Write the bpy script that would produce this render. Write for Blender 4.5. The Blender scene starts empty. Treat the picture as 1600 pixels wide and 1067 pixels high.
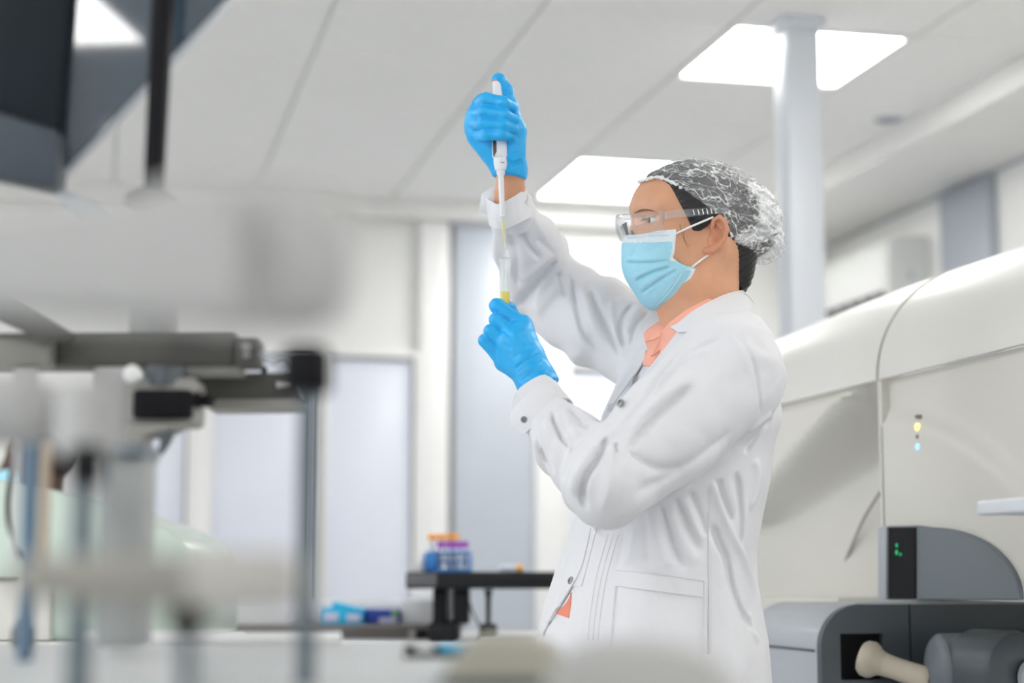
import bpy, bmesh, math, random
import numpy as np
from mathutils import Vector, Matrix
from mathutils.bvhtree import BVHTree

random.seed(7)
SC = bpy.context.scene
COL = SC.collection

# ------------------------------------------------------------------ camera
FPX, CX, CY = 2790.0, 800.0, 533.5            # focal length and centre in photo pixels (1600 x 1067)
YAW, PITCH = math.radians(13.1), math.atan(366.5 / 2790.0)
EYE = np.array([0.0, 0.0, 1.0])
FWD = np.array([math.sin(YAW) * math.cos(PITCH), math.cos(YAW) * math.cos(PITCH), math.sin(PITCH)])
RGT = np.array([math.cos(YAW), -math.sin(YAW), 0.0])
UPV = np.cross(RGT, FWD)
FLAT = np.array([math.sin(YAW), math.cos(YAW), 0.0])
cam_data = bpy.data.cameras.new('camera')
cam = bpy.data.objects.new('camera', cam_data)
COL.objects.link(cam)
cam_data.sensor_width = 36.0
cam_data.lens = FPX * 36.0 / 1600.0
cam_data.clip_start = 0.05
cam.matrix_world = Matrix(((RGT[0], UPV[0], -FWD[0], EYE[0]), (RGT[1], UPV[1], -FWD[1], EYE[1]),
                           (RGT[2], UPV[2], -FWD[2], EYE[2]), (0, 0, 0, 1)))
cam_data.dof.use_dof = True
cam_data.dof.focus_distance = 2.74
cam_data.dof.aperture_fstop = 2.2
cam_data.dof.aperture_blades = 0
SC.camera = cam

# ------------------------------------------------------------------ world and exposure
world = bpy.data.worlds.new('world')
SC.world = world
world.use_nodes = True
world.node_tree.nodes['Background'].inputs[0].default_value = (0.85, 0.92, 1.0, 1)
world.node_tree.nodes['Background'].inputs[1].default_value = 0.6
vs = SC.view_settings
vs.view_transform = 'Standard'
vs.look = 'None'
vs.gamma = 1.0
vs.use_curve_mapping = False
vs.exposure = 0.0
LAMP_STRENGTH = 16.0                            # every ceiling panel of the room gives the same light
FILL_WINDOW_STRENGTH = 2.3                           # fill glow of the added, unseen windows in the left wall
SC.cycles.use_denoising = True
SC.cycles.max_bounces = 10
SC.cycles.diffuse_bounces = 6
SC.cycles.transparent_max_bounces = 16
SC.cycles.sample_clamp_indirect = 8.0

# ------------------------------------------------------------------ geometry helpers
def pt(px, py, d):
    """world point on a photo pixel's ray at camera depth d"""
    return EYE + d * (FWD + RGT * (px - CX) / FPX + UPV * (CY - py) / FPX)

def vp(px, py, dh):
    """world point on a pixel's ray at horizontal distance dh in front of the camera"""
    r = FWD + RGT * (px - CX) / FPX + UPV * (CY - py) / FPX
    return EYE + r * (dh / (r @ FLAT))

def on_plane(px, py, axis, val):
    r = FWD + RGT * (px - CX) / FPX + UPV * (CY - py) / FPX
    return EYE + r * ((val - EYE[axis]) / r[axis])

def tag(o, label=None, cat=None, group=None, kind=None):
    if label: o['label'] = label
    if cat: o['category'] = cat
    if group: o['group'] = group
    if kind: o['kind'] = kind
    return o

def empty(name, loc, label, cat, group=None):
    o = bpy.data.objects.new(name, None)
    o.location = [float(v) for v in loc]
    o.empty_display_size = 0.05
    COL.objects.link(o)
    return tag(o, label, cat, group)

def world_loc(o):
    v = Vector(o.location)
    while o.parent:
        o = o.parent
        v = v + Vector(o.location)
    return v

def mesh_obj(name, verts, faces, mats, parent=None, smooth=True, idx=None):
    """verts in world coordinates; the object keeps them there under its parent"""
    me = bpy.data.meshes.new(name)
    me.from_pydata([tuple(map(float, v)) for v in verts], [], [tuple(map(int, f)) for f in faces])
    for m in (mats if isinstance(mats, (list, tuple)) else [mats]):
        me.materials.append(m)
    if idx is not None:
        me.polygons.foreach_set('material_index', np.asarray(idx, dtype=np.int32))
    if smooth is not None:
        me.polygons.foreach_set('use_smooth', [bool(smooth)] * len(me.polygons))
    me.update()
    o = bpy.data.objects.new(name, me)
    COL.objects.link(o)
    c = np.array([list(v.co) for v in me.vertices]) if len(me.vertices) < 3000 else None
    if parent is not None:
        o.parent = parent
        o.location = -world_loc(parent)
    return o

def bm_obj(name, bm, mats, parent=None, smooth=True):
    bm.normal_update()
    me = bpy.data.meshes.new(name)
    bm.to_mesh(me)
    bm.free()
    for m in (mats if isinstance(mats, (list, tuple)) else [mats]):
        me.materials.append(m)
    me.polygons.foreach_set('use_smooth', [bool(smooth)] * len(me.polygons))
    o = bpy.data.objects.new(name, me)
    COL.objects.link(o)
    if parent is not None:
        o.parent = parent
        o.location = -world_loc(parent)
    return o

def sharp(o, deg=40):
    """smooth shading with hard edges past an angle"""
    bm = bmesh.new(); bm.from_mesh(o.data)
    for e in bm.edges:
        if len(e.link_faces) == 2 and e.calc_face_angle(0) > math.radians(deg):
            e.smooth = False
    bm.to_mesh(o.data); bm.free()
    return o

def bevel_bm(bm, w, seg=3, edges=None):
    if w > 0:
        bmesh.ops.bevel(bm, geom=list(edges if edges is not None else bm.edges), offset=w, segments=seg,
                        affect='EDGES', profile=0.5, clamp_overlap=True)

def box(name, lo, hi, mat, parent=None, bev=0.0, seg=2, rz=0.0):
    """axis aligned (or turned by rz about its centre) box with rounded edges, world coordinates"""
    lo, hi = np.minimum(lo, hi), np.maximum(lo, hi)
    bm = bmesh.new()
    bmesh.ops.create_cube(bm, size=1)
    for v in bm.verts:
        v.co = Vector([(v.co[i]) * (hi[i] - lo[i]) for i in range(3)])
    bevel_bm(bm, bev, seg)
    c = (np.array(lo) + hi) / 2
    M = Matrix.Translation(Vector(c)) @ Matrix.Rotation(rz, 4, 'Z')
    bmesh.ops.transform(bm, matrix=M, verts=bm.verts)
    o = bm_obj(name, bm, mat, parent, smooth=bev > 0)
    return sharp(o, 50) if bev > 0 else o

def vbox(name, px0, py0, px1, py1, dh, th, mat, parent=None, bev=0.004, seg=2):
    """box facing the camera's heading; its front face fills a pixel rectangle at distance dh and it is th deep"""
    a, b = vp(px0, py1, dh), vp(px1, py0, dh)
    w = (b - a) @ RGT
    h = b[2] - a[2]
    bm = bmesh.new()
    bmesh.ops.create_cube(bm, size=1)
    for v in bm.verts:
        v.co = Vector((v.co[0] * w, v.co[1] * th, v.co[2] * h))
    bevel_bm(bm, bev, seg)
    c = (a + b) / 2 + FLAT * th / 2
    M = Matrix.Translation(Vector(c)) @ Matrix.Rotation(-YAW, 4, 'Z')
    bmesh.ops.transform(bm, matrix=M, verts=bm.verts)
    o = bm_obj(name, bm, mat, parent, smooth=bev > 0)
    return sharp(o, 50) if bev > 0 else o

def prism(name, front, vec, mat, parent=None, bev=0.0, seg=2, smooth=True):
    """closed polygon (world points) extruded along vec"""
    n = len(front)
    bm = bmesh.new()
    vec = np.array(vec, float)
    f = [bm.verts.new(Vector(p)) for p in front]
    b = [bm.verts.new(Vector(np.array(p) + vec)) for p in front]
    bm.faces.new(f); bm.faces.new(b[::-1])
    for i in range(n):
        bm.faces.new((f[i], b[i], b[(i + 1) % n], f[(i + 1) % n]))
    bmesh.ops.recalc_face_normals(bm, faces=bm.faces)
    bevel_bm(bm, bev, seg)
    o = bm_obj(name, bm, mat, parent, smooth)
    return sharp(o, 35)

def frame_of(d):
    d = np.array(d, float); d /= np.linalg.norm(d)
    a = np.array([0, 0, 1.0]) if abs(d[2]) < 0.9 else np.array([1.0, 0, 0])
    u = np.cross(a, d); u /= np.linalg.norm(u)
    return d, u, np.cross(d, u)

def spline(pts, n):
    """Catmull-Rom through points, n samples"""
    p = np.array(pts, float)
    if len(p) < 3:
        t = np.linspace(0, 1, n)[:, None]
        return p[0] * (1 - t) + p[-1] * t
    q = np.vstack([2 * p[0] - p[1], p, 2 * p[-1] - p[-2]])
    out = []
    for t in np.linspace(0, len(p) - 1, n):
        i = min(int(t), len(p) - 2); u = t - i
        a, b, c, d = q[i:i + 4]
        out.append(0.5 * (2 * b + (c - a) * u + (2 * a - 5 * b + 4 * c - d) * u * u + (3 * b - a - 3 * c + d) * u ** 3))
    return np.array(out)

def tube(name, pts, rad, mat, parent=None, seg=12, n=None, cap=True):
    """swept round tube; rad is a number or a list along the path"""
    P = spline(pts, n) if n else np.array(pts, float)
    r = np.interp(np.linspace(0, 1, len(P)), np.linspace(0, 1, len(rad)), rad) if hasattr(rad, '__len__') else [rad] * len(P)
    T = np.gradient(P, axis=0)
    d, u, v = frame_of(T[0])
    V, F = [], []
    for i in range(len(P)):
        d = T[i] / (np.linalg.norm(T[i]) + 1e-12)
        u = u - d * (u @ d); u /= np.linalg.norm(u); v = np.cross(d, u)
        for k in range(seg):
            a = 2 * math.pi * k / seg
            V.append(P[i] + r[i] * (math.cos(a) * u + math.sin(a) * v))
    for i in range(len(P) - 1):
        for k in range(seg):
            F.append((i * seg + k, i * seg + (k + 1) % seg, (i + 1) * seg + (k + 1) % seg, (i + 1) * seg + k))
    if cap:
        F.append(tuple(range(seg))[::-1]); F.append(tuple((len(P) - 1) * seg + k for k in range(seg)))
    return sharp(mesh_obj(name, V, F, mat, parent), 50)

def lathe(name, base, axis, prof, mat, parent=None, seg=24):
    """profile [(along, radius)] turned about an axis"""
    d, u, v = frame_of(axis)
    V, F = [], []
    for (h, r) in prof:
        for k in range(seg):
            a = 2 * math.pi * k / seg
            V.append(np.array(base) + d * h + max(r, 1e-5) * (math.cos(a) * u + math.sin(a) * v))
    for i in range(len(prof) - 1):
        for k in range(seg):
            F.append((i * seg + k, i * seg + (k + 1) % seg, (i + 1) * seg + (k + 1) % seg, (i + 1) * seg + k))
    F.append(tuple(range(seg))[::-1]); F.append(tuple((len(prof) - 1) * seg + k for k in range(seg)))
    return sharp(mesh_obj(name, V, F, mat, parent), 40)

def grid_mesh(name, G, mat, parent=None, thick=0.0, smooth=True):
    """G: rows x cols x 3 points; optional thickness"""
    G = np.array(G, float); R, C = G.shape[:2]
    V = G.reshape(-1, 3)
    F = [(i * C + j, i * C + j + 1, (i + 1) * C + j + 1, (i + 1) * C + j) for i in range(R - 1) for j in range(C - 1)]
    if thick:
        du = np.gradient(G, axis=0); dv = np.gradient(G, axis=1)
        N = np.cross(du, dv); N /= (np.linalg.norm(N, axis=2, keepdims=True) + 1e-12)
        V = np.vstack([V, (G + N * thick).reshape(-1, 3)]); o = R * C
        F += [tuple(o + k for k in f[::-1]) for f in F]
        ring = [(0, j) for j in range(C)] + [(i, C - 1) for i in range(1, R)] + [(R - 1, j) for j in range(C - 2, -1, -1)] + [(i, 0) for i in range(R - 2, 0, -1)]
        ids = [i * C + j for i, j in ring]
        for a, b in zip(ids, ids[1:] + ids[:1]):
            F.append((b, a, a + o, b + o))
    return sharp(mesh_obj(name, V, F, mat, parent, smooth), 60)

def copy_tree(o, parent=None):
    c = o.copy(); COL.objects.link(c)
    c.parent = parent
    for ch in list(o.children):
        copy_tree(ch, c)
    return c

# ------------------------------------------------------------------ procedural materials
def mat(name, col, rough=0.5, metal=0.0, noise=0.04, scale=8.0, bump=0.0, bscale=60.0, spec=0.5, sub=0.0, coat=0.0, stretch=None, sheen=0.0, wrinkle=0.0):
    m = bpy.data.materials.new(name); m.use_nodes = True
    nt = m.node_tree; b = nt.nodes['Principled BSDF']
    tc = nt.nodes.new('ShaderNodeTexCoord')
    src = tc.outputs['Object']
    if stretch:
        mp = nt.nodes.new('ShaderNodeMapping'); mp.inputs['Scale'].default_value = stretch
        nt.links.new(src, mp.inputs[0]); src = mp.outputs[0]
    n = nt.nodes.new('ShaderNodeTexNoise'); n.inputs['Scale'].default_value = scale; n.inputs['Detail'].default_value = 5
    nt.links.new(src, n.inputs[0])
    r = nt.nodes.new('ShaderNodeValToRGB')
    c = np.array(col[:3], float)
    lo, hi = np.clip(c * (1 - noise), 0, 1), np.clip(c * (1 + noise), 0, 1)
    r.color_ramp.elements[0].position = 0.3; r.color_ramp.elements[1].position = 0.7
    r.color_ramp.elements[0].color = (*lo, 1); r.color_ramp.elements[1].color = (*hi, 1)
    nt.links.new(n.outputs[0], r.inputs[0]); nt.links.new(r.outputs[0], b.inputs['Base Color'])
    b.inputs['Roughness'].default_value = rough; b.inputs['Metallic'].default_value = metal
    b.inputs['Specular IOR Level'].default_value = spec
    if sub:
        b.inputs['Subsurface Weight'].default_value = sub
        b.inputs['Subsurface Radius'].default_value = (0.012, 0.005, 0.003)
        b.inputs['Subsurface Scale'].default_value = 0.3
    if coat: b.inputs['Coat Weight'].default_value = coat
    if sheen: b.inputs['Sheen Weight'].default_value = sheen
    if bump:
        n2 = nt.nodes.new('ShaderNodeTexNoise'); n2.inputs['Scale'].default_value = bscale; n2.inputs['Detail'].default_value = 3
        nt.links.new(src, n2.inputs[0])
        bp = nt.nodes.new('ShaderNodeBump'); bp.inputs['Strength'].default_value = bump; bp.inputs['Distance'].default_value = 0.002
        nt.links.new(n2.outputs[0], bp.inputs['Height']); nt.links.new(bp.outputs[0], b.inputs['Normal'])
    if wrinkle:
        n3 = nt.nodes.new('ShaderNodeTexNoise'); n3.inputs['Scale'].default_value = 9; n3.inputs['Detail'].default_value = 2; n3.inputs['Distortion'].default_value = 1.2
        nt.links.new(src, n3.inputs[0])
        b3 = nt.nodes.new('ShaderNodeBump'); b3.inputs['Strength'].default_value = wrinkle; b3.inputs['Distance'].default_value = 0.02
        nt.links.new(n3.outputs[0], b3.inputs['Height']); nt.links.new(b3.outputs[0], bp.inputs['Normal'])
    return m

def emit(name, col, strength):
    m = bpy.data.materials.new(name); m.use_nodes = True
    b = m.node_tree.nodes['Principled BSDF']
    b.inputs['Base Color'].default_value = (*col, 1)
    b.inputs['Emission Color'].default_value = (*col, 1); b.inputs['Emission Strength'].default_value = strength
    return m

def glass(name, col=(1, 1, 1), clear=0.85, rough=0.03, edge=0.2):
    """thin clear plastic: mostly lets light through, with a sharp gloss at grazing angles"""
    m = bpy.data.materials.new(name); m.use_nodes = True
    nt = m.node_tree; nt.nodes.remove(nt.nodes['Principled BSDF'])
    out = nt.nodes['Material Output']
    tr = nt.nodes.new('ShaderNodeBsdfTransparent'); tr.inputs[0].default_value = (*col, 1)
    gl = nt.nodes.new('ShaderNodeBsdfGlossy'); gl.inputs['Roughness'].default_value = rough
    df = nt.nodes.new('ShaderNodeBsdfDiffuse'); df.inputs[0].default_value = (0.9, 0.93, 0.95, 1)
    lw = nt.nodes.new('ShaderNodeLayerWeight'); lw.inputs[0].default_value = 0.5
    pw = nt.nodes.new('ShaderNodeMath'); pw.operation = 'POWER'; pw.inputs[1].default_value = 3.0
    nt.links.new(lw.outputs['Facing'], pw.inputs[0])
    ml = nt.nodes.new('ShaderNodeMath'); ml.operation = 'MULTIPLY_ADD'; ml.inputs[1].default_value = edge * 3; ml.inputs[2].default_value = 0.03; ml.use_clamp = True
    nt.links.new(pw.outputs[0], ml.inputs[0])
    m1 = nt.nodes.new('ShaderNodeMixShader'); m1.inputs[0].default_value = 1 - clear
    nt.links.new(tr.outputs[0], m1.inputs[1]); nt.links.new(df.outputs[0], m1.inputs[2])
    m2 = nt.nodes.new('ShaderNodeMixShader')
    nt.links.new(ml.outputs[0], m2.inputs[0]); nt.links.new(m1.outputs[0], m2.inputs[1]); nt.links.new(gl.outputs[0], m2.inputs[2])
    nt.links.new(m2.outputs[0], out.inputs[0])
    return m

# ================================================================== THE ROOM
M_WALL = mat('wall_paint', (0.80, 0.80, 0.78), 0.55, noise=0.015, scale=3)
M_CEIL = mat('ceiling_tile_paint', (0.86, 0.855, 0.84), 0.8, noise=0.02, scale=30, bump=0.15, bscale=200)
M_TBAR = mat('ceiling_grid_metal', (0.68, 0.68, 0.67), 0.6, noise=0.02)
M_FLOOR = mat('floor_vinyl', (0.54, 0.55, 0.56), 0.35, noise=0.05, scale=5)
M_FRAME = mat('white_frame_metal', (0.86, 0.86, 0.85), 0.4, noise=0.01)
M_GREYCLAD = mat('grey_cladding', (0.52, 0.56, 0.62), 0.35, noise=0.02, scale=2)
M_GREYCLAD2 = mat('grey_blue_cladding', (0.36, 0.39, 0.44), 0.45, noise=0.02, scale=2)
M_DARKTRIM = mat('dark_gasket', (0.20, 0.20, 0.20), 0.6)
M_FROST = mat('frosted_glass', (0.72, 0.75, 0.84), 0.25, noise=0.015, scale=2)
_b = M_FROST.node_tree.nodes['Principled BSDF']
_b.inputs['Emission Color'].default_value = (0.86, 0.90, 1.0, 1)
_b.inputs['Emission Strength'].default_value = 0.07
M_SKIRT = mat('grey_skirting', (0.45, 0.46, 0.47), 0.5)

X0, X1, Y0, Y1, ZC = -3.65, 3.45, -6.0, 8.0, 2.70
def structure(o):
    o['kind'] = 'structure'
    return o

structure(box('floor', (X0 - .1, Y0 - .1, -0.1), (X1 + .1, Y1 + .1, 0), M_FLOOR))
structure(box('wall_right', (X1, Y0, 0), (X1 + .1, Y1 + .1, ZC + .05), M_WALL))
structure(box('wall_left', (X0 - .1, Y0, 0), (X0, Y1 + .1, ZC + .05), M_WALL))
structure(box('wall_front', (X0 - .1, Y0 - .1, 0), (X1 + .1, Y0, ZC + .05), M_WALL))
wall_back = structure(box('wall_back', (X0 - .1, Y1, 0), (X1 + .1, Y1 + .1, ZC + .05), M_WALL))
structure(box('baseboard_back', (X0, Y1 - .015, 0), (X1, Y1, .1), M_SKIRT, bev=.003))
structure(box('baseboard_right', (X1 - .015, Y0, 0), (X1, Y1 - .015, .1), M_SKIRT, bev=.003))

# ceiling: slab, tiles of 0.615 m with recessed joints, flush light panels
GP, GX, GY = 0.615, 0.655, 5.07
ceiling = structure(box('ceiling', (X0 - .1, Y0 - .1, ZC + .012), (X1 + .1, Y1 + .1, ZC + .1), M_TBAR))
lamp_cells = set((i, 3 * j) for i in (-4, 2) for j in range(-6, 2))
def tile_mesh():
    bm = bmesh.new()
    bmesh.ops.create_cube(bm, size=1)
    for v in bm.verts:
        v.co = Vector((v.co.x * (GP - .010), v.co.y * (GP - .010), v.co.z * .02))
    bevel_bm(bm, .004, 1, [e for e in bm.edges])
    me = bpy.data.meshes.new('ceiling_tile'); bm.to_mesh(me); bm.free(); me.materials.append(M_CEIL)
    return me
TM = tile_mesh()
SOF_X, SOF_Y, SOF_Z = 2.93, 7.86, 2.60
for i in range(-7, 4):
    for j in range(-18, 5):
        x, y = GX + GP * (i + .5), GY + GP * (j + .5)
        if (i, j) in lamp_cells or (i, j) == (2, 4) or x + GP / 2 < X0 + .2 or y - GP / 2 < Y0:
            continue
        o = bpy.data.objects.new('ceiling_tile', TM); COL.objects.link(o)
        o.parent = ceiling
        o.location = Vector((x, y, ZC + .010))
M_DIFF = emit('lamp_diffuser', (1.0, 0.985, 0.96), LAMP_STRENGTH)
def ceiling_lamp(i, j, label, deep=1.0):
    x, y = GX + GP * (i + .5), GY + GP * (j + .5)
    e = empty('ceiling_light', (x, y, ZC), label, 'ceiling light', 'ceiling light panels')
    x0, x1, y0, y1 = x - GP / 2 + .006, x + GP / 2 - .006, y - GP / 2 + .006, y - GP / 2 + GP * deep - .006
    bm = bmesh.new()                              # rim of four mitred bars
    rings = []
    for s, z in ((0, ZC), (.02, ZC - .004), (.02, ZC + .02), (0, ZC + .02)):
        rings.append([bm.verts.new(v + (z,)) for v in ((x0 + s, y0 + s), (x1 - s, y0 + s), (x1 - s, y1 - s), (x0 + s, y1 - s))])
    for k in range(4):
        A, B = rings[k], rings[(k + 1) % 4]
        for q in range(4):
            bm.faces.new((A[q], A[(q + 1) % 4], B[(q + 1) % 4], B[q]))
    bmesh.ops.recalc_face_normals(bm, faces=bm.faces)
    bm_obj('rim', bm, M_FRAME, e, smooth=False)
    box('diffuser', (x0 + .02, y0 + .02, ZC + .002), (x1 - .02, y1 - .02, ZC + .01), M_DIFF, e)
    return e
for (i, j) in sorted(lamp_cells):
    lab = {(2, 0): 'square lit ceiling panel crossed by the white post', (2, 3): 'longer lit ceiling panel behind the woman\'s raised arm and cap'}.get((i, j), ('square lit ceiling panel mirrored in the dark glossy panel' if (i, j) == (-4, -12) else 'square lit ceiling panel outside the view of the photograph'))
    ceiling_lamp(i, j, lab, 1.27 if (i, j) == (2, 3) else 1.0)

box('ceiling_tile', (GX + 2 * GP + .005, GY + 4.27 * GP + .002, ZC), (GX + 3 * GP - .005, SOF_Y, ZC + .02), M_CEIL, ceiling, bev=.003)

# lowered edge strips of the ceiling along the right and back walls
M_SOFFIT = mat('soffit_paint', (0.80, 0.79, 0.77), 0.7, noise=0.01)
structure(box('trim_1', (SOF_X, Y0, SOF_Z), (X1, Y1, ZC + .02), M_SOFFIT, bev=.006))
structure(box('trim_2', (X0, SOF_Y, SOF_Z + .02), (SOF_X, Y1, ZC + .02), M_SOFFIT, bev=.006))
structure(box('trim_3', (X1 - .012, Y0, SOF_Z - .012), (X1, Y1 - .03, SOF_Z), M_GREYCLAD2, bev=.002))

# back wall: cladding panel, posts and frosted windows
def back(px0, py0, px1, py1):
    a, b = on_plane(px0, py1, 1, Y1), on_plane(px1, py0, 1, Y1)
    return a[0], b[0], a[2], b[2]
def clad(name, px0, px1, z0, z1, m, th=.03):
    a, b = on_plane(px0, 700, 1, Y1)[0], on_plane(px1, 700, 1, Y1)[0]
    return structure(box(name, (a, Y1 - th, z0), (b, Y1, z1), m, bev=.004))
clad('trim_4', 707, 832, .1, SOF_Z + .02, M_GREYCLAD, .035)
clad('trim_5', 699, 707, .1, SOF_Z + .02, M_DARKTRIM, .02)
clad('trim_6', 832, 878, .1, 2.05, M_FRAME, .06)
clad('trim_7', 300, 326, .1, 2.05, M_FRAME, .06)
clad('trim_8', 652, 698, .1, SOF_Z + .02, M_FRAME, .05)
def window(n, px0, px1, z0, z1):
    a, b = on_plane(px0, 700, 1, Y1)[0], on_plane(px1, 700, 1, Y1)[0]
    w = structure(box('window_%d' % n, (a, Y1 - .014, z0), (b, Y1 + .0, z1), M_FROST, bev=.002))
    t = .03
    for lo, hi in (((a - t, z0 - t), (a, z1 + t)), ((b, z0 - t), (b + t, z1 + t)), ((a, z1), (b, z1 + t)), ((a, z0 - t), (b, z0))):
        box('frame_bar', (lo[0], Y1 - .045, lo[1]), (hi[0], Y1, hi[1]), M_FRAME, w, bev=.004)
    for lo, hi in (((a, z1 - .012), (b, z1)), ((b - .008, z0), (b, z1))):
        box('gasket', (lo[0], Y1 - .024, lo[1]), (hi[0], Y1 - .0, hi[1]), M_DARKTRIM, w)
    return w
window(1, 333, 488, .75, 1.985)
window(2, 510, 645, .75, 1.985)
window(3, 889, 1030, .75, 1.96)
window(4, 170, 292, .75, 1.985)
# left wall (out of the picture): added windows whose glow fills the light on the coat
M_FILLWIN = mat('added_fill_glass', (0.8, 0.84, 0.9), 0.4, noise=0.01)
_b = M_FILLWIN.node_tree.nodes['Principled BSDF']
_b.inputs['Emission Color'].default_value = (0.90, 0.95, 1.0, 1)
_b.inputs['Emission Strength'].default_value = FILL_WINDOW_STRENGTH
for k in range(4):
    ya = -3.4 + 2.1 * k; yb = ya + 1.8
    w = structure(box('window_%d' % (5 + k), (X0, ya, .95), (X0 + .014, yb, 2.35), M_FILLWIN, bev=.002))
    for lo, hi in (((ya - .05, .9), (ya, 2.4)), ((yb, .9), (yb + .05, 2.4)), ((ya, 2.35), (yb, 2.4)), ((ya, .9), (yb, .95)), (((ya + yb) / 2 - .02, .95), ((ya + yb) / 2 + .02, 2.35))):
        box('frame_bar', (X0, lo[0], lo[1]), (X0 + .045, hi[0], hi[1]), M_FRAME, w, bev=.004)
# right wall: grey-blue cladding strip
def rw(px, py): return on_plane(px, py, 0, X1)
structure(box('trim_9', (X1 - .03, rw(1556, 350)[1], .1), (X1, rw(1479, 380)[1], SOF_Z - .02), M_GREYCLAD2, bev=.004))
structure(box('trim_10', (X1 - .034, rw(1559, 350)[1], .1), (X1, rw(1556, 350)[1], SOF_Z - .02), M_GREYCLAD2, bev=.002))

# white post from ceiling to floor
M_POST = mat('post_enamel', (0.66, 0.69, 0.74), 0.35, noise=0.01)
structure(box('trim_11', (2.015, 4.96, 0), (2.125, 5.07, ZC), M_POST, bev=.006, seg=3))
structure(box('trim_12', (2.000, 4.945, ZC - .03), (2.14, 5.085, ZC), M_POST, bev=.004))
# round air vent in the ceiling
va = on_plane(1388, 185, 2, ZC)
vent = empty('ceiling_vent', va, 'round grey air vent in the ceiling right of the white post', 'vent')
lathe('vent_rim', va + np.array([0, 0, .012]), (0, 0, -1), [(0, .085), (.014, .085), (.02, .078), (.02, .064), (.008, .062)], M_FRAME, vent, 32)
for k in range(3):
    lathe('vent_ring', va + np.array([0, 0, .012]), (0, 0, -1), [(0, .054 - .018 * k), (.016, .054 - .018 * k), (.02, .047 - .018 * k), (.006, .043 - .018 * k)], M_GREYCLAD2, vent, 28)

# ================================================================== implicit-surface modelling
def C(px, py, dd=0.0):
    """camera-frame point (x right, y up, z towards viewer) on the standing woman's upright plane, dd metres behind it"""
    d = 2.8 + 0.131 * (350 - py) / 1000.0 + dd
    return np.array([(px - CX) * d / FPX, (CY - py) * d / FPX, -d])

CAMR = np.stack([RGT, UPV, -FWD])               # rows: camera axes in world
def to_world(p):
    return EYE + np.asarray(p) @ CAMR
def to_cam(p):
    return (np.asarray(p) - EYE) @ CAMR.T
def to_px(pc):
    pc = np.asarray(pc)
    return CX + FPX * pc[..., 0] / -pc[..., 2], CY - FPX * pc[..., 1] / -pc[..., 2]

def smin(a, b, k):
    h = np.maximum(k - np.abs(a - b), 0) / k
    return np.minimum(a, b) - h * h * k * 0.25
def smax(a, b, k): return -smin(-a, -b, k)

def s_sphere(p, c, r): return np.linalg.norm(p - c, axis=1) - r
def s_cone(p, a, b, ra, rb, flat=None):
    """capsule with two radii; flat=(axis, factor) squeezes it along one direction"""
    a = np.array(a, float); b = np.array(b, float)
    ab = b - a; q = p - a
    t = np.clip(q @ ab / (ab @ ab + 1e-12), 0, 1)
    w = q - t[:, None] * ab
    if flat is not None:
        ax = np.array(flat[0], float); ax /= np.linalg.norm(ax)
        w = w + np.outer(w @ ax, ax) * (1.0 / flat[1] - 1)
    return np.linalg.norm(w, axis=1) - (ra + (rb - ra) * t)
def s_chain(p, pts, rad, k=0.0, flat=None):
    d = None
    for i in range(len(pts) - 1):
        e = s_cone(p, pts[i], pts[i + 1], rad[i], rad[i + 1], flat)
        d = e if d is None else (smin(d, e, k) if k else np.minimum(d, e))
    return d
def s_ell(p, c, r, M=None):
    q = p - c
    if M is not None: q = q @ np.array(M).T         # rows of M: local axes
    r = np.array(r, float)
    k0 = np.linalg.norm(q / r, axis=1); k1 = np.linalg.norm(q / (r * r), axis=1) + 1e-9
    return k0 * (k0 - 1) / k1
def s_poly(q, poly):
    """signed distance of 2-d points to a polygon"""
    poly = np.array(poly, float); n = len(poly)
    d = np.full(len(q), 1e9); s = np.ones(len(q), bool); s[:] = False
    for i in range(n):
        a, b = poly[i], poly[i - 1]
        e = b - a; w = q - a
        t = np.clip((w @ e) / (e @ e + 1e-15), 0, 1)
        v = w - t[:, None] * e
        d = np.minimum(d, (v * v).sum(1))
        c1 = q[:, 1] >= a[1]; c2 = q[:, 1] < b[1]; c3 = e[0] * w[:, 1] > e[1] * w[:, 0]
        s ^= (c1 & c2 & c3) | (~c1 & ~c2 & ~c3)
    return np.sqrt(d) * np.where(s, -1, 1)

def _hash(i, j, k):
    n = (i * 374761393 + j * 668265263 + k * 1274126177) & 0x7fffffff
    n = ((n ^ (n >> 13)) * 1274126177) & 0x7fffffff
    return ((n ^ (n >> 16)) & 0xffff) / 65535.0
def vnoise(p):
    i = np.floor(p).astype(np.int64); f = p - i; f = f * f * (3 - 2 * f)
    x, y, z = i.T; out = 0
    for a in (0, 1):
        for b in (0, 1):
            for c in (0, 1):
                w = (f[:, 0] if a else 1 - f[:, 0]) * (f[:, 1] if b else 1 - f[:, 1]) * (f[:, 2] if c else 1 - f[:, 2])
                out = out + w * _hash(x + a, y + b, z + c)
    return out * 2 - 1

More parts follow.
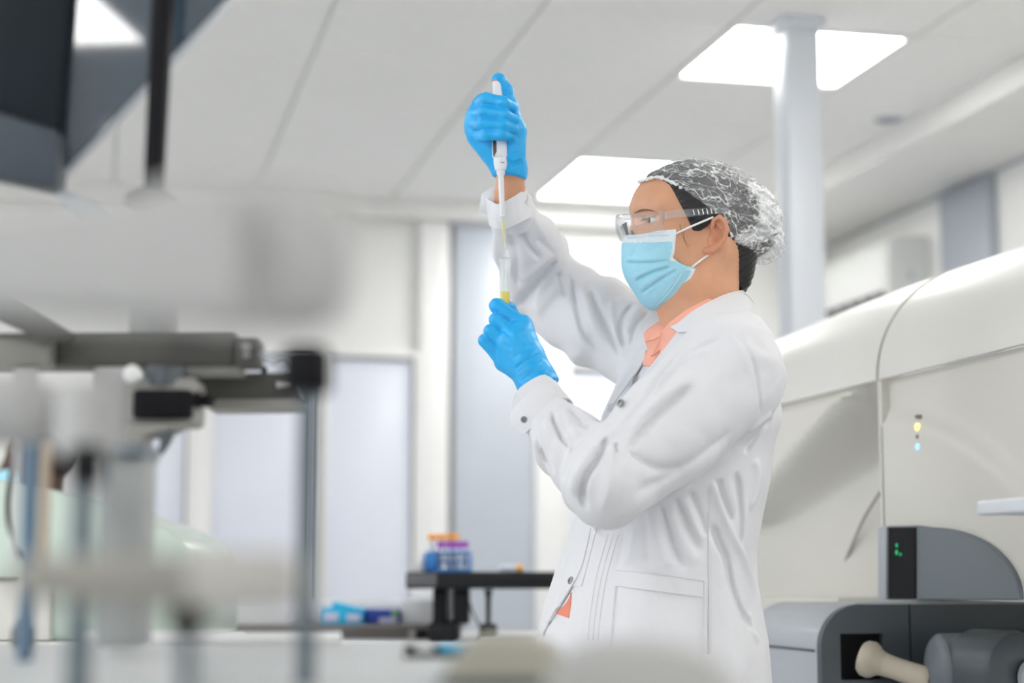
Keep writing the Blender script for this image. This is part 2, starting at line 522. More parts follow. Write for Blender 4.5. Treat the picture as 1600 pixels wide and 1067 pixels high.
def polygonise(fn, lo, hi, h, B=6):
    """naive surface nets on a sparse grid; returns vertices and quads"""
    lo = np.array(lo, float); hi = np.array(hi, float)
    nb = np.ceil((hi - lo) / (h * B)).astype(int)
    n = nb * B
    cc = np.stack(np.meshgrid(*[lo[i] + (np.arange(nb[i]) + .5) * h * B - h / 2 for i in range(3)], indexing='ij'), -1).reshape(-1, 3)
    dc = fn(cc)
    act = np.abs(dc) < h * B * 0.87 * 1.5 + 0.004
    D = np.repeat(np.repeat(np.repeat(dc.reshape(nb), B, 0), B, 1), B, 2)
    mk = np.repeat(np.repeat(np.repeat(act.reshape(nb), B, 0), B, 1), B, 2)
    idx = np.argwhere(mk)
    D[mk] = fn(lo + idx * h)
    D = D.astype(np.float64); S = D < 0
    cnt = np.zeros(np.array(D.shape) - 1, np.int8)
    for a in (0, 1):
        for b in (0, 1):
            for c in (0, 1):
                cnt += S[a:n[0] - 1 + a, b:n[1] - 1 + b, c:n[2] - 1 + c]
    cells = np.argwhere((cnt > 0) & (cnt < 8))
    vid = np.full(cnt.shape, -1, np.int64); vid[tuple(cells.T)] = np.arange(len(cells))
    acc = np.zeros((len(cells), 3)); num = np.zeros(len(cells))
    for ax in range(3):
        o1, o2 = [k for k in range(3) if k != ax]
        for u in (0, 1):
            for v in (0, 1):
                a = cells.copy(); a[:, o1] += u; a[:, o2] += v
                b = a.copy(); b[:, ax] += 1
                da, db = D[tuple(a.T)], D[tuple(b.T)]
                x = (da < 0) != (db < 0)
                t = np.where(x, da / np.where(x, da - db, 1), 0)
                pt_ = a.astype(float); pt_[:, ax] += t
                acc[x] += pt_[x]; num += x
    V = lo + acc / num[:, None] * h
    F = []
    for ax in range(3):
        o1, o2 = (ax + 1) % 3, (ax + 2) % 3
        sl0 = [slice(None)] * 3; sl1 = [slice(None)] * 3
        sl0[ax] = slice(0, -1); sl1[ax] = slice(1, None)
        A, Bq = S[tuple(sl0)], S[tuple(sl1)]
        e = np.argwhere(A != Bq)
        ok = (e[:, o1] > 0) & (e[:, o2] > 0) & (e[:, o1] < n[o1] - 1) & (e[:, o2] < n[o2] - 1)
        e = e[ok]; inside = A[tuple(e.T)]
        q = []
        for (u, v) in ((-1, -1), (0, -1), (0, 0), (-1, 0)):
            c = e.copy(); c[:, o1] += u; c[:, o2] += v
            q.append(vid[tuple(c.T)])
        q = np.stack(q, 1)
        q[~inside] = q[~inside][:, ::-1]
        F.append(q[(q >= 0).all(1)])
    return V, np.vstack(F)

def relax(V, F, it=2, lam=0.5):
    e = np.vstack([F[:, [0, 1]], F[:, [1, 2]], F[:, [2, 3]], F[:, [3, 0]]])
    e = np.vstack([e, e[:, ::-1]])
    n = len(V)
    deg = np.bincount(e[:, 0], minlength=n)[:, None] + 1e-9
    for _ in range(it):
        s = np.stack([np.bincount(e[:, 0], V[e[:, 1], k], n) for k in range(3)], 1)
        V = V + lam * (s / deg - V)
    return V

def normals(V, F):
    nf = np.cross(V[F[:, 2]] - V[F[:, 0]], V[F[:, 3]] - V[F[:, 1]])
    N = np.zeros_like(V)
    for k in range(4):
        for a in range(3):
            N[:, a] += np.bincount(F[:, k], nf[:, a], len(V))
    return N / (np.linalg.norm(N, axis=1, keepdims=True) + 1e-12)

def quads_obj(name, V, F, mats, parent, idx=None, cam_frame=True):
    W = to_world(V) if cam_frame else V
    me = bpy.data.meshes.new(name)
    me.vertices.add(len(W)); me.vertices.foreach_set('co', W.astype(np.float32).ravel())
    me.loops.add(len(F) * 4); me.loops.foreach_set('vertex_index', F.astype(np.int32).ravel())
    me.polygons.add(len(F)); me.polygons.foreach_set('loop_start', np.arange(0, len(F) * 4, 4, dtype=np.int32))
    for m in (mats if isinstance(mats, (list, tuple)) else [mats]):
        me.materials.append(m)
    me.update(calc_edges=True)
    if idx is not None: me.polygons.foreach_set('material_index', np.asarray(idx, np.int32))
    me.polygons.foreach_set('use_smooth', np.ones(len(F), bool))
    me.update()
    o = bpy.data.objects.new(name, me); COL.objects.link(o)
    if parent is not None:
        o.parent = parent; o.location = -world_loc(parent)
    return o

def seg_dist(V, P):
    """distance of points to a polyline and the parameter 0..1 along it"""
    best = np.full(len(V), 1e9); par = np.zeros(len(V)); n = len(P) - 1
    for i in range(n):
        ab = P[i + 1] - P[i]; q = V - P[i]
        t = np.clip(q @ ab / (ab @ ab + 1e-12), 0, 1)
        d = np.linalg.norm(q - t[:, None] * ab, axis=1)
        m = d < best; best[m] = d[m]; par[m] = (i + t[m]) / n
    return best, par

def cast(bvh, px, py):
    """camera-frame hit of a photo pixel's ray on a camera-frame tree"""
    d = Vector(((px - CX) / FPX, (CY - py) / FPX, -1.0)).normalized()
    hit, nor, _, _ = bvh.ray_cast(Vector((0, 0, 0)), d)
    return (None, None) if hit is None else (np.array(hit), np.array(nor))

def fold(V, F, strokes):
    """press creases (negative) and ridges (positive) along strokes given as photo points; keeps all in 3-d"""
    N = normals(V, F)
    bvh = BVHTree.FromPolygons([tuple(v) for v in V], [tuple(f) for f in F])
    for pts, w, hgt in strokes:
        P = []
        for (x, y) in spline(np.array(pts, float), max(len(pts) * 3, 4)):
            h, _ = cast(bvh, x, y)
            if h is not None: P.append(h)
        if len(P) < 2: continue
        P = np.array(P)
        d, t = seg_dist(V, P)
        w_ = w / 1000.0
        m = d < 3 * w_
        fade = np.clip(np.minimum(t[m], 1 - t[m]) * 6 + .03, 0, 1); fade = fade * fade * (3 - 2 * fade)
        V[m] += N[m] * (hgt / 1000.0 * np.exp(-(d[m] / w_) ** 2) * fade)[:, None]
    return V

# ================================================================== THE WOMAN IN THE LAB COAT
M_SKIN = mat('skin', (0.70, 0.365, 0.22), 0.45, noise=0.06, scale=35, bump=0.08, bscale=300, sub=0.08)
M_LIP = mat('eyelid_line', (0.10, 0.05, 0.04), 0.6)
M_HAIR = mat('black_hair', (0.012, 0.011, 0.012), 0.35, noise=0.5, scale=60, bump=0.5, bscale=120, stretch=(1, 1, 6))
M_COAT = mat('white_coat_cotton', (0.75, 0.75, 0.78), 0.8, noise=0.012, scale=20, bump=0.05, bscale=700, sheen=0.1, wrinkle=0.35)
M_COATIN = mat('coat_inner_cotton', (0.70, 0.69, 0.72), 0.85, noise=0.02, scale=20)
M_SHIRT = mat('coral_shirt_cotton', (0.95, 0.46, 0.34), 0.75, noise=0.05, scale=40, bump=0.1, bscale=500)
M_GLOVE = mat('blue_nitrile', (0.010, 0.41, 0.86), 0.40, noise=0.06, scale=60, bump=0.12, bscale=160)
M_MASKB = mat('mask_blue_nonwoven', (0.38, 0.72, 0.86), 0.75, noise=0.03, scale=60, bump=0.1, bscale=600)
M_MASKW = mat('mask_white_band', (0.78, 0.85, 0.89), 0.75, noise=0.03, scale=60, bump=0.2, bscale=600)
M_WHITEEL = mat('white_elastic', (0.9, 0.9, 0.9), 0.6, noise=0.02)
M_EYEW = mat('eye_white', (0.80, 0.82, 0.85), 0.1, noise=0.02, coat=0.5)
M_IRIS = mat('eye_iris', (0.03, 0.02, 0.015), 0.1, noise=0.2, coat=0.5)
M_TROUSER = mat('grey_trousers', (0.35, 0.36, 0.40), 0.8)
M_SHOE = mat('white_shoe', (0.8, 0.8, 0.8), 0.5)
M_SNAP = mat('snap_metal', (0.30, 0.30, 0.31), 0.35, metal=0.9, noise=0.05)
M_CLEAR = glass('clear_polycarbonate', (0.97, 0.98, 0.99), 0.95, 0.02)
M_CLEARARM = glass('clear_temple_plastic', (0.93, 0.95, 0.97), 0.90, 0.05)
M_BLACKRUB = mat('black_rubber', (0.01, 0.01, 0.012), 0.4)

foot = to_world(C(1040, 1100, 0.0)); foot[2] = 0.0
person = empty('person', foot, 'woman in white lab coat, blue gloves, mask and hair net raising a pipette', 'person')

# ---- head frame: f forwards (towards picture left, a little to the viewer), u up, s to her left (near) side
HA = math.radians(12)
HC = C(1100, 345)
EF = np.array([-math.cos(HA), 0, math.sin(HA)]); EU = np.array([0, 1.0, 0]); ES = np.array([math.sin(HA), 0, math.cos(HA)])
HM = np.stack([EF, EU, ES])
MPX = 2.8 / FPX
def hf(px, py, s=0.0):
    return np.array([((1100 - px) * MPX + s * math.sin(HA)) / math.cos(HA), (345 - py) * MPX, s])
def hc(f, u, s): return HC + EF * f + EU * u + ES * s
def hcp(px, py, s): return hc(*hf(px, py, s))
def head_loc(p): return (p - HC) @ HM.T

def sd_cranium(q):
    d = s_ell(q, np.array([.002, .004, 0]), (.096, .079, .074))
    return smin(d, s_ell(q, np.array([.040, .020, 0]), (.077, .062, .065)), .03)
def sd_face(q):
    qs = q.copy(); qs[:, 2] = np.abs(qs[:, 2])
    d = sd_cranium(q)
    d = smin(d, s_ell(q, np.array([.042, -.045, 0]), (.066, .07, .058)), .03)
    d = smin(d, s_ell(qs, np.array([.062, -.034, .036]), (.036, .034, .028)), .02)
    d = smin(d, s_chain(qs, [np.array(v) for v in ((-.002, -.045, .056), (.026, -.092, .042), (.078, -.116, .008))], (.017, .017, .019), .01), .03)
    d = smin(d, s_ell(q, np.array([.036, -.075, 0]), (.056, .05, .048)), .03)
    d = smin(d, s_cone(q, (.103, .004, 0), (.113, -.036, 0), .009, .012), .012)
    d = smin(d, s_cone(qs, (.100, .017, .010), (.084, .018, .050), .011, .011), .016)
    # eye: hollow, lids over the ball, slit
    d = smax(d, -s_ell(qs, np.array([.121, -.004, .036]), (.022, .014, .022)), .012)
    d = smin(d, s_sphere(qs, np.array([.0885, -.002, .0335]), .0137), .006)
    d = smax(d, -s_ell(qs, np.array([.101, -.0025, .0365]), (.014, .0042, .0150)), .002)
    return d
def sd_ear(q):
    qs = q.copy(); qs[:, 2] = np.abs(qs[:, 2])
    def e(px, py, s): return hf(px, py, s)
    hel = [e(1105, 374, .077), e(1103, 360, .082), e(1106, 349, .086), e(1114, 345, .090), e(1122, 352, .095), e(1125, 365, .097), e(1121, 379, .094), e(1113, 389, .088), e(1103, 395, .083), e(1096, 396, .080)]
    d = s_chain(qs, hel, [.0030, .0030, .0032, .0034, .0036, .0036, .0036, .0044, .006, .0062], .002)
    d = smin(d, s_chain(qs, [e(1111, 354, .085), e(1117, 363, .090), e(1116, 376, .088), e(1109, 386, .083)], [.0020, .0026, .0026, .0024], .002), .002)
    d = smin(d, s_cone(qs, e(1101, 377, .076), e(1102, 385, .078), .0038, .0038), .003)
    back = s_ell(qs, e(1114, 369, .073), (.0115, .022, .0085))
    d = smin(d, back, .003)
    return smax(d, -s_chain(qs, [e(1111, 362, .094), e(1111, 370, .090), e(1107, 380, .088)], [.0055, .0080, .0060]), .0015)
NECK = [C(1104, 405, .0), C(1098, 455, .0), C(1096, 520, .0)]
def sd_body_head(p):
    q = head_loc(p)
    d = sd_face(q)
    d = smin(d, sd_ear(q), .003)
    d = smin(d, s_chain(p, NECK, (.054, .0535, .062), .01), .028)
    d = smin(d, s_cone(p, C(1052, 468, -.01), C(1062, 520, -.0), .014, .02), .03)
    return d
lo = np.minimum(hc(.16, -.19, -.12), hc(-.13, .11, .12)); hi = np.maximum(hc(.16, -.19, -.12), hc(-.13, .11, .12))
VH, FH = polygonise(sd_body_head, lo - .02, hi + .02, .0017)
VH = relax(VH, FH, 2, .4)

# ---- joints of the pose
S1, E1, W1, H1 = C(1132, 575, -.165), C(950, 752, -.245), C(852, 645, -.085), C(836, 606, -.06)
S2, E2, W2, H2 = C(1030, 556, .17), C(848, 452, .26), C(798, 318, .06), C(797, 268, .03)

# ---- gloves
def sd_glove_low(p):
    """her left hand: back of the hand to the viewer, fingers bent round the tube behind them"""
    mcp = [C(816, 508, -.040), C(808, 526, -.052), C(797, 546, -.052), C(787, 566, -.042)]
    pip = [C(776, 478, -.030), C(775, 500, -.044), C(766, 517, -.046), C(757, 532, -.040)]
    dip = [C(776, 476, .000), C(774, 499, -.012), C(766, 517, -.014), C(760, 532, -.012)]
    tip = [C(794, 480, .012), C(792, 502, .004), C(786, 520, .002), C(780, 536, .0)]
    wr = C(840, 600, -.055)
    d = s_chain(p, [C(802, 536, -.046), C(822, 566, -.05), wr], (.026, .027, .026), .01)
    for a, b in ((mcp[0], .021), (mcp[1], .021), (mcp[2], .02), (mcp[3], .019)):
        d = smin(d, s_cone(p, a + np.array([0, 0, -.008]), wr + np.array([0, .012, -.004]), b - .004, .016), .016)
    for k in range(4):
        r = (.0110, .0104, .0098, .0094)[k]
        fg = s_chain(p, [mcp[k] + np.array([0, 0, -.003]), pip[k], dip[k], tip[k]], (r + .002, r, r - .001, r - .002), .004)
        d = smin(d, fg, .0018)
    th = s_chain(p, [C(828, 575, -.02), C(818, 535, .012), C(805, 500, .026), C(797, 481, .026)], (.018, .016, .0115, .0095), .005)
    d = smin(d, th, .012)
    cuff = s_cone(p, C(838, 598, -.056), C(842, 607, -.058), .030, .0335)
    d = smin(d, cuff, .012)
    ax = C(838, 612, -.058) - C(815, 560, -.05); ax /= np.linalg.norm(ax)
    return smax(d, (p - C(839, 609, -.058)) @ ax, .002)
def sd_glove_high(p):
    """her right hand: fist round the pipette, fingers across its front, thumb on the plunger"""
    mcp = [C(752, 160, .012), C(743, 179, .014), C(739, 196, .016), C(744, 213, .018)]
    pip = [C(760, 156, -.022), C(756, 175, -.026), C(755, 193, -.026), C(760, 211, -.022)]
    dip = [C(786, 161, -.032), C(788, 180, -.034), C(786, 196, -.034), C(783, 210, -.030)]
    tip = [C(800, 168, -.016), C(805, 188, -.018), C(803, 202, -.018), C(797, 213, -.014)]
    wr = C(796, 262, .028)
    d = s_chain(p, [C(766, 196, .03), C(782, 226, .032), wr], (.030, .028, .023), .012)
    for k in range(4):
        d = smin(d, s_cone(p, mcp[k] + np.array([.004, 0, -.004]), wr, .016, .016), .018)
    for k in range(4):
        r = (.0112, .0102, .0096, .0092)[k]
        d = smin(d, s_chain(p, [mcp[k], pip[k], dip[k], tip[k]], (r + .001, r, r - .0003, r - .0015), .004), .0014)
    d = smin(d, s_chain(p, [C(802, 240, .012), C(806, 205, .010), C(798, 168, .008), C(791, 141, .005), C(780, 125, .002)], (.020, .0165, .012, .0102, .0095), .006), .010)
    d = smin(d, s_cone(p, C(777, 124, .002), C(779, 123, .002), .0092, .0092), .006)
    cuff = s_cone(p, C(796, 262, .03), C(797, 274, .03), .0235, .0255)
    d = smin(d, cuff, .012)
    ax = C(798, 290, .03) - C(790, 235, .03); ax /= np.linalg.norm(ax)
    ax = ax + np.array([-.25, 0, 0]); ax /= np.linalg.norm(ax)
    return smax(d, (p - C(797, 278, .03)) @ ax, .002)
def bounds(pts, m): return np.min(pts, 0) - m, np.max(pts, 0) + m
def glove(fn, pts, label, strokes):
    l, h = bounds(pts, .06)
    V, F = polygonise(fn, l, h, .0016)
    V = relax(V, F, 2, .4)
    N = normals(V, F)
    V += N * (np.clip(vnoise(V * np.array([90, 160, 90])), -.3, 1)[:, None] * .0005)
    V = fold(V, F, strokes)
    o = quads_obj('glove', V, F, M_GLOVE, person)
    o['label'] = label
    return V, F
GL1 = glove(sd_glove_low, [C(750, 460, -.06), C(870, 625, .04)], 'blue nitrile glove on the hand holding the test tube',
      [([(802, 578), (825, 562), (848, 552)], 2.5, -1.2), ([(806, 588), (830, 574), (852, 562)], 3, 1.0), ([(812, 596), (835, 582), (856, 574)], 2.5, -1.3),
       ([(818, 606), (840, 594), (860, 584)], 2.5, 1.0), ([(800, 560), (820, 548), (838, 545)], 3, -.8), ([(795, 512), (812, 530), (825, 545)], 5, .8), ([(784, 535), (800, 545)], 3, -.9), ([(785, 515), (800, 527)], 3, -.9)])
GL2 = glove(sd_glove_high, [C(730, 112, -.05), C(822, 290, .07)], 'blue nitrile glove on the raised hand gripping the pipette',
      [([(800, 240), (812, 238)], 2.5, -1.0), ([(798, 252), (816, 246)], 2.5, 1.2), ([(797, 262), (817, 254)], 2.5, -1.0)])

# ---- body: head, neck, trunk and arms to the wrists, legs under the coat
def sd_body_low(p):
    d = s_chain(p, [C(1110, 510), C(1100, 620), C(1060, 850), C(1045, 1000)], (.045, .07, .07, .08), .05)
    d = smin(d, s_chain(p, [C(1110, 530), S1, E1, W1, H1], (.04, .045, .038, .027, .0255), .02), .02)
    d = smin(d, s_chain(p, [C(1105, 540), S2, E2, W2, H2], (.04, .045, .038, .025, .0235), .02), .02)
    for sx, sd in ((-10, -.09), (30, .09)):
        d = smin(d, s_chain(p, [C(1030 + sx, 980, sd), C(1030 + sx, 1400, sd), C(1030 + sx, 1800, sd)], (.075, .055, .042), .03), .03)
    return d
l, h = bounds([C(730, 250, .1), C(1220, 1830, -.4), C(1220, 480, .45)], .06)
VB, FB = polygonise(sd_body_low, l, h, .0075, 4)
VB = relax(VB, FB, 2, .5)
# wrists finer: a sleeve of skin from glove to cuff
M_EAR = mat('reddish_shaded_ear_skin', (0.64, 0.29, 0.17), 0.45, noise=0.06, scale=35, sub=0.08)  # redder ear tone, also darkened to stand in for shade in its hollow
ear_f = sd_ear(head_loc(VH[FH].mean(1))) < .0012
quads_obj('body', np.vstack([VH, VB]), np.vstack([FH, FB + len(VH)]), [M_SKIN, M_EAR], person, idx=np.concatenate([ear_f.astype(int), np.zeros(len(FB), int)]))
BVH_HEAD = BVHTree.FromPolygons([tuple(v) for v in VH], [tuple(f) for f in FH])

# eyes
for sgn in (1, -1):
    c = hc(.0885, -.002, .0335 * sgn); r = .0122
    g = EF * 1.0 + EU * .05 - ES * .12; g /= np.linalg.norm(g)
    d_, u_, v_ = frame_of(g)
    V, F, I = [], [], []
    n, m = 14, 20
    for i in range(n + 1):
        t = math.pi * i / n
        for k in range(m):
            a = 2 * math.pi * k / m
            V.append(c + r * (math.cos(t) * d_ + math.sin(t) * (math.cos(a) * u_ + math.sin(a) * v_)))
    for i in range(n):
        for k in range(m):
            F.append((i * m + k, i * m + (k + 1) % m, (i + 1) * m + (k + 1) % m, (i + 1) * m + k)); I.append(1 if i < 3 else 0)
    mesh_obj('eye', to_world(np.array(V)), F, [M_EYEW, M_IRIS], person, idx=I)
# upper lashes and eyebrow of the near side, laid on the skin
def on_head(path, off, n=14):
    out = []
    for (x, y) in spline(np.array(path, float), n):
        h_, nn = cast(BVH_HEAD, x, y)
        if h_ is not None: out.append(h_ + np.array([0, 0, off]))
    return np.array(out)
lash = on_head([(1001, 346), (1006, 342.5), (1014, 343), (1022, 346.5)], .0004)
if len(lash) > 3: tube('eyelash', to_world(lash), [.0005, .0011, .001, .0005], M_LIP, person, 6)
brow = on_head([(992, 333), (1002, 328.5), (1014, 328), (1026, 331)], -.0006)
M_BROW = mat('eyebrow_hair', (0.20, 0.11, 0.08), 0.7, noise=0.4, scale=300)
if len(brow) > 3: tube('eyebrow', to_world(brow), [.001, .0019, .0016, .0006], M_BROW, person, 8)

# ---- hair
HP = [hf(*v) for v in ((1006, 240, .0), (1010, 278, .01), (1024, 281, .04), (1041, 294, .06), (1052, 318, .068), (1060, 334, .07), (1068, 350, .072), (1075, 366, .072), (1085, 366, .072), (1097, 358, .074), (1105, 346, .078), (1116, 344, .08), (1126, 356, .08), (1127, 388, .07), (1131, 432, .05), (1138, 456, .03), (1165, 462, .0), (1240, 430, 0), (1260, 300, 0), (1150, 210, 0))]
HP2 = [v[:2] for v in HP]
def sd_hair(p):
    q = head_loc(p)
    d = sd_cranium(q) - (.0025 + .004 * np.clip((.075 - q[:, 0]) / .05, 0, 1))
    d = smin(d, s_ell(q, hf(1147, 395, 0), (.030, .055, .048)), .03)
    d = smin(d, s_ell(q, hf(1155, 428, 0), (.017, .032, .034)), .02)
    d = smin(d, s_ell(q, hf(1182, 366, 0), (.034, .032, .036)), .015)
    d = d - .0009 * np.sin((q[:, 1] * .8 + q[:, 0] * .55) * 900 + 3 * vnoise(q * 60))
    return smax(d, s_poly(q[:, :2], HP2), .004)
V, F = polygonise(sd_hair, lo - .05, hi + .05, .0022)
V = relax(V, F, 1, .4)
quads_obj('hair', V, F, M_HAIR, person)
VHAIR, FHAIR = V, F
rs = random.Random(3)
wisp = []
for (x0, y0, x1, y1, x2, y2) in ((1062, 350, 1066, 367, 1075, 388), (1068, 362, 1070, 376, 1079, 386)):
    pts = on_head([(x0, y0), (x1, y1), (x2, y2)], .0012, 12)
    if len(pts) > 4: tube('hair_strand', to_world(pts), [.0003, .00025, .0001], M_HAIR, person, 5)
for (pp) in ([(1145, 450), (1160, 470), (1172, 486)], [(1150, 452), (1168, 462), (1180, 476)]):
    tube('hair_strand', to_world(np.array([C(x, y, -.01) for x, y in pp])), [.0004, .0003, .0001], M_HAIR, person, 5, n=12)

# ---- hair net
def net_material(name, lo_, hi_):
    m = bpy.data.materials.new(name); m.use_nodes = True
    nt = m.node_tree; b = nt.nodes['Principled BSDF']; out = nt.nodes['Material Output']
    b.inputs['Base Color'].default_value = (0.93, 0.94, 0.95, 1); b.inputs['Roughness'].default_value = 0.6
    tc = nt.nodes.new('ShaderNodeTexCoord')
    wn = nt.nodes.new('ShaderNodeTexNoise'); wn.inputs['Scale'].default_value = 40
    nt.links.new(tc.outputs['Object'], wn.inputs[0])
    mixv = nt.nodes.new('ShaderNodeMix'); mixv.data_type = 'VECTOR'; mixv.inputs['Factor'].default_value = 0.02
    nt.links.new(tc.outputs['Object'], mixv.inputs['A']); nt.links.new(wn.outputs['Color'], mixv.inputs['B'])
    def lines(scale, width, sc, off, rot):
        mp = nt.nodes.new('ShaderNodeMapping'); mp.vector_type = 'TEXTURE'; mp.inputs['Scale'].default_value = sc; mp.inputs['Location'].default_value = (off, off, off)
        mp.inputs['Rotation'].default_value = (0, rot, -YAW)
        nt.links.new(mixv.outputs['Result'], mp.inputs[0])
        v = nt.nodes.new('ShaderNodeTexNoise'); v.inputs['Scale'].default_value = scale; v.inputs['Detail'].default_value = 2; v.inputs['Distortion'].default_value = 0.25
        nt.links.new(mp.outputs[0], v.inputs['Vector'])
        k = nt.nodes.new('ShaderNodeMath'); k.operation = 'SUBTRACT'; k.inputs[1].default_value = .5
        nt.links.new(v.outputs[0], k.inputs[0])
        k2 = nt.nodes.new('ShaderNodeMath'); k2.operation = 'ABSOLUTE'; nt.links.new(k.outputs[0], k2.inputs[0])
        r = nt.nodes.new('ShaderNodeMapRange'); r.inputs['From Min'].default_value = 0; r.inputs['From Max'].default_value = width
        r.inputs['To Min'].default_value = 1; r.inputs['To Max'].default_value = 0
        nt.links.new(k2.outputs[0], r.inputs['Value']); return r.outputs[0]
    a, c, f_ = lines(70, .030, (4.0, 1, 1), .3, .35), lines(130, .05, (3.0, 1, 1), 1.7, -.5), lines(34, .020, (1.6, 1, 1), 2.9, .9)
    n2 = nt.nodes.new('ShaderNodeTexNoise'); n2.inputs['Scale'].default_value = 16; n2.inputs['Detail'].default_value = 3
    nt.links.new(tc.outputs['Object'], n2.inputs[0])
    r2 = nt.nodes.new('ShaderNodeMapRange'); r2.inputs['From Min'].default_value = .52; r2.inputs['From Max'].default_value = .72
    r2.inputs['To Min'].default_value = lo_; r2.inputs['To Max'].default_value = hi_
    nt.links.new(n2.outputs[0], r2.inputs['Value'])
    def math_(op, x, y):
        k = nt.nodes.new('ShaderNodeMath'); k.operation = op; k.use_clamp = True
        for i, s in enumerate((x, y)):
            if isinstance(s, (int, float)): k.inputs[i].default_value = s
            else: nt.links.new(s, k.inputs[i])
        return k.outputs[0]
    s = math_('ADD', math_('MULTIPLY', a, .36), math_('MULTIPLY', c, .14))
    s = math_('ADD', s, math_('MULTIPLY', f_, .62))
    s = math_('ADD', s, r2.outputs[0])
    tr = nt.nodes.new('ShaderNodeBsdfTransparent')
    mx = nt.nodes.new('ShaderNodeMixShader')
    nt.links.new(s, mx.inputs[0]); nt.links.new(tr.outputs[0], mx.inputs[1]); nt.links.new(b.outputs[0], mx.inputs[2])
    nt.links.new(mx.outputs[0], out.inputs[0])
    return m
M_NET = net_material('hair_net_nonwoven', 0.13, 0.34)
M_NETM = net_material('hair_net_folded', 0.42, 0.62)
M_NETD = net_material('hair_net_layered', 0.62, 0.9)
NP = [hf(*v)[:2] for v in ((990, 288, .0), (1006, 285, .02), (1022, 282, .04), (1042, 290, .055), (1058, 301, .065), (1075, 315, .07), (1100, 333, .075), (1122, 352, .075), (1136, 373, .07), (1148, 391, .06), (1157, 400, .03), (1166, 418, .02), (1200, 430, 0), (1260, 390, 0), (1260, 300, 0), (1150, 205, 0), (1040, 215, 0), (985, 262, 0))]
def sd_net(p):
    q = head_loc(p)
    d = sd_cranium(q) - (.0050 + .003 * np.clip((.09 - q[:, 0]) / .06, 0, 1))
    d = smin(d, s_ell(q, hf(1176, 345, 0), (.042, .040, .048)), .04)
    d = smin(d, s_ell(q, hf(1192, 380, 0), (.034, .029, .044)), .006)
    w = np.stack([q[:, 0] * 26 + q[:, 1] * 18, q[:, 1] * 95 - q[:, 0] * 35, q[:, 2] * 60], 1)
    w = w + .8 * np.stack([vnoise(w * .7 + 5), vnoise(w * .7 + 9), vnoise(w * .7)], 1)
    back = np.clip((.05 - q[:, 0]) / .1, .15, 1)
    d = d - back * (.0045 * (1 - np.abs(vnoise(w)) * 2.2)).clip(-.002, .0045) - .0012 * (1 - 2 * np.abs(vnoise(w * 2.3)))
    return smax(d, s_poly(q[:, :2], NP), .003)
V, F = polygonise(sd_net, lo - .06, hi + .06, .0020)
V = relax(V, F, 1, .3)
cpx, cpy = to_px(V[F].mean(1))
dense = s_poly(np.stack([cpx, cpy], 1), [(1168, 284), (1182, 318), (1184, 350), (1176, 362), (1150, 366), (1148, 378), (1185, 378), (1232, 372), (1240, 340), (1200, 290)])
dense = dense + 7 * vnoise(V[F].mean(1) * 90) + 5 * vnoise(V[F].mean(1) * 230)
net = quads_obj('hair_net', V, F, [M_NET, M_NETM, M_NETD], person, idx=np.where(dense < -5, 2, np.where(dense < 2, 1, 0)))
net['label'] = 'white gathered hair net over black hair'
bv = BVHTree.FromPolygons([tuple(v) for v in V], [tuple(f) for f in F])
bp = []
for (x, y, s) in ((1006, 286, .02), (1022, 284, .04), (1042, 291, .055), (1058, 302, .065), (1075, 316, .07), (1100, 334, .075), (1122, 353, .075), (1136, 374, .07), (1149, 392, .05)):
    bp.append(np.array(bv.find_nearest(Vector(hcp(x, y, s)))[0]))
bp = np.array(bp)
front_c = np.array(bv.find_nearest(Vector(hcp(1000, 288, 0)))[0])
mir = lambda v: v - 2 * ES * ((v - HC) @ ES)
path = spline(np.vstack([[mir(v) for v in bp[::-1]], [front_c], bp]), 150)
rr = [.0026 + .0008 * math.sin(i * 1.9) + .0005 * math.sin(i * .83) for i in range(150)]
M_BAND = mat('net_elastic_band', (0.86, 0.87, 0.88), 0.7, noise=0.12, scale=300, bump=0.5, bscale=400)
tube('elastic_band', to_world(path), rr, M_BAND, net, 8)

# ---- face mask
MP = [hf(*v)[:2] for v in ((940, 368, 0), (990, 369, .012), (1004, 368, .03), (1020, 365, .045), (1047, 363, .058), (1046, 400, .060), (1044, 406, .06), (1054, 414, .06), (1062, 418, .058), (1077, 422, .056), (1070, 438, .052), (1061, 452, .046), (1046, 469, .03), (1031, 484, .015), (1000, 500, 0), (940, 500, 0))]
def sd_mask(p):
    q = head_loc(p)
    d = sd_face(q) - .0035
    d = smin(d, s_ell(q, np.array([.066, -.066, 0]), (.067, .060, .050)), .022)
    d = smin(d, s_ell(q, np.array([.050, -.106, 0]), (.048, .034, .042)), .02)
    d = smin(d, s_ell(q, np.array([.045, -.075, 0]), (.042, .03, .0655)), .015)
    return smax(d, s_poly(q[:, :2], MP), .0015)
V, F = polygonise(sd_mask, hc(.02, -.16, -.09) - .17, hc(.02, -.16, -.09) + .17, .0016)
V = relax(V, F, 1, .4)
V = fold(V, F, [([(977, 410.5), (1000, 411.5), (1025, 410.5), (1046, 406.5)], 1.3, -1.6), ([(990, 442), (1010, 431), (1030, 423), (1050, 418)], 1.3, -1.6), ([(1000, 461), (1020, 447), (1040, 433), (1062, 421)], 1.3, -1.4)])
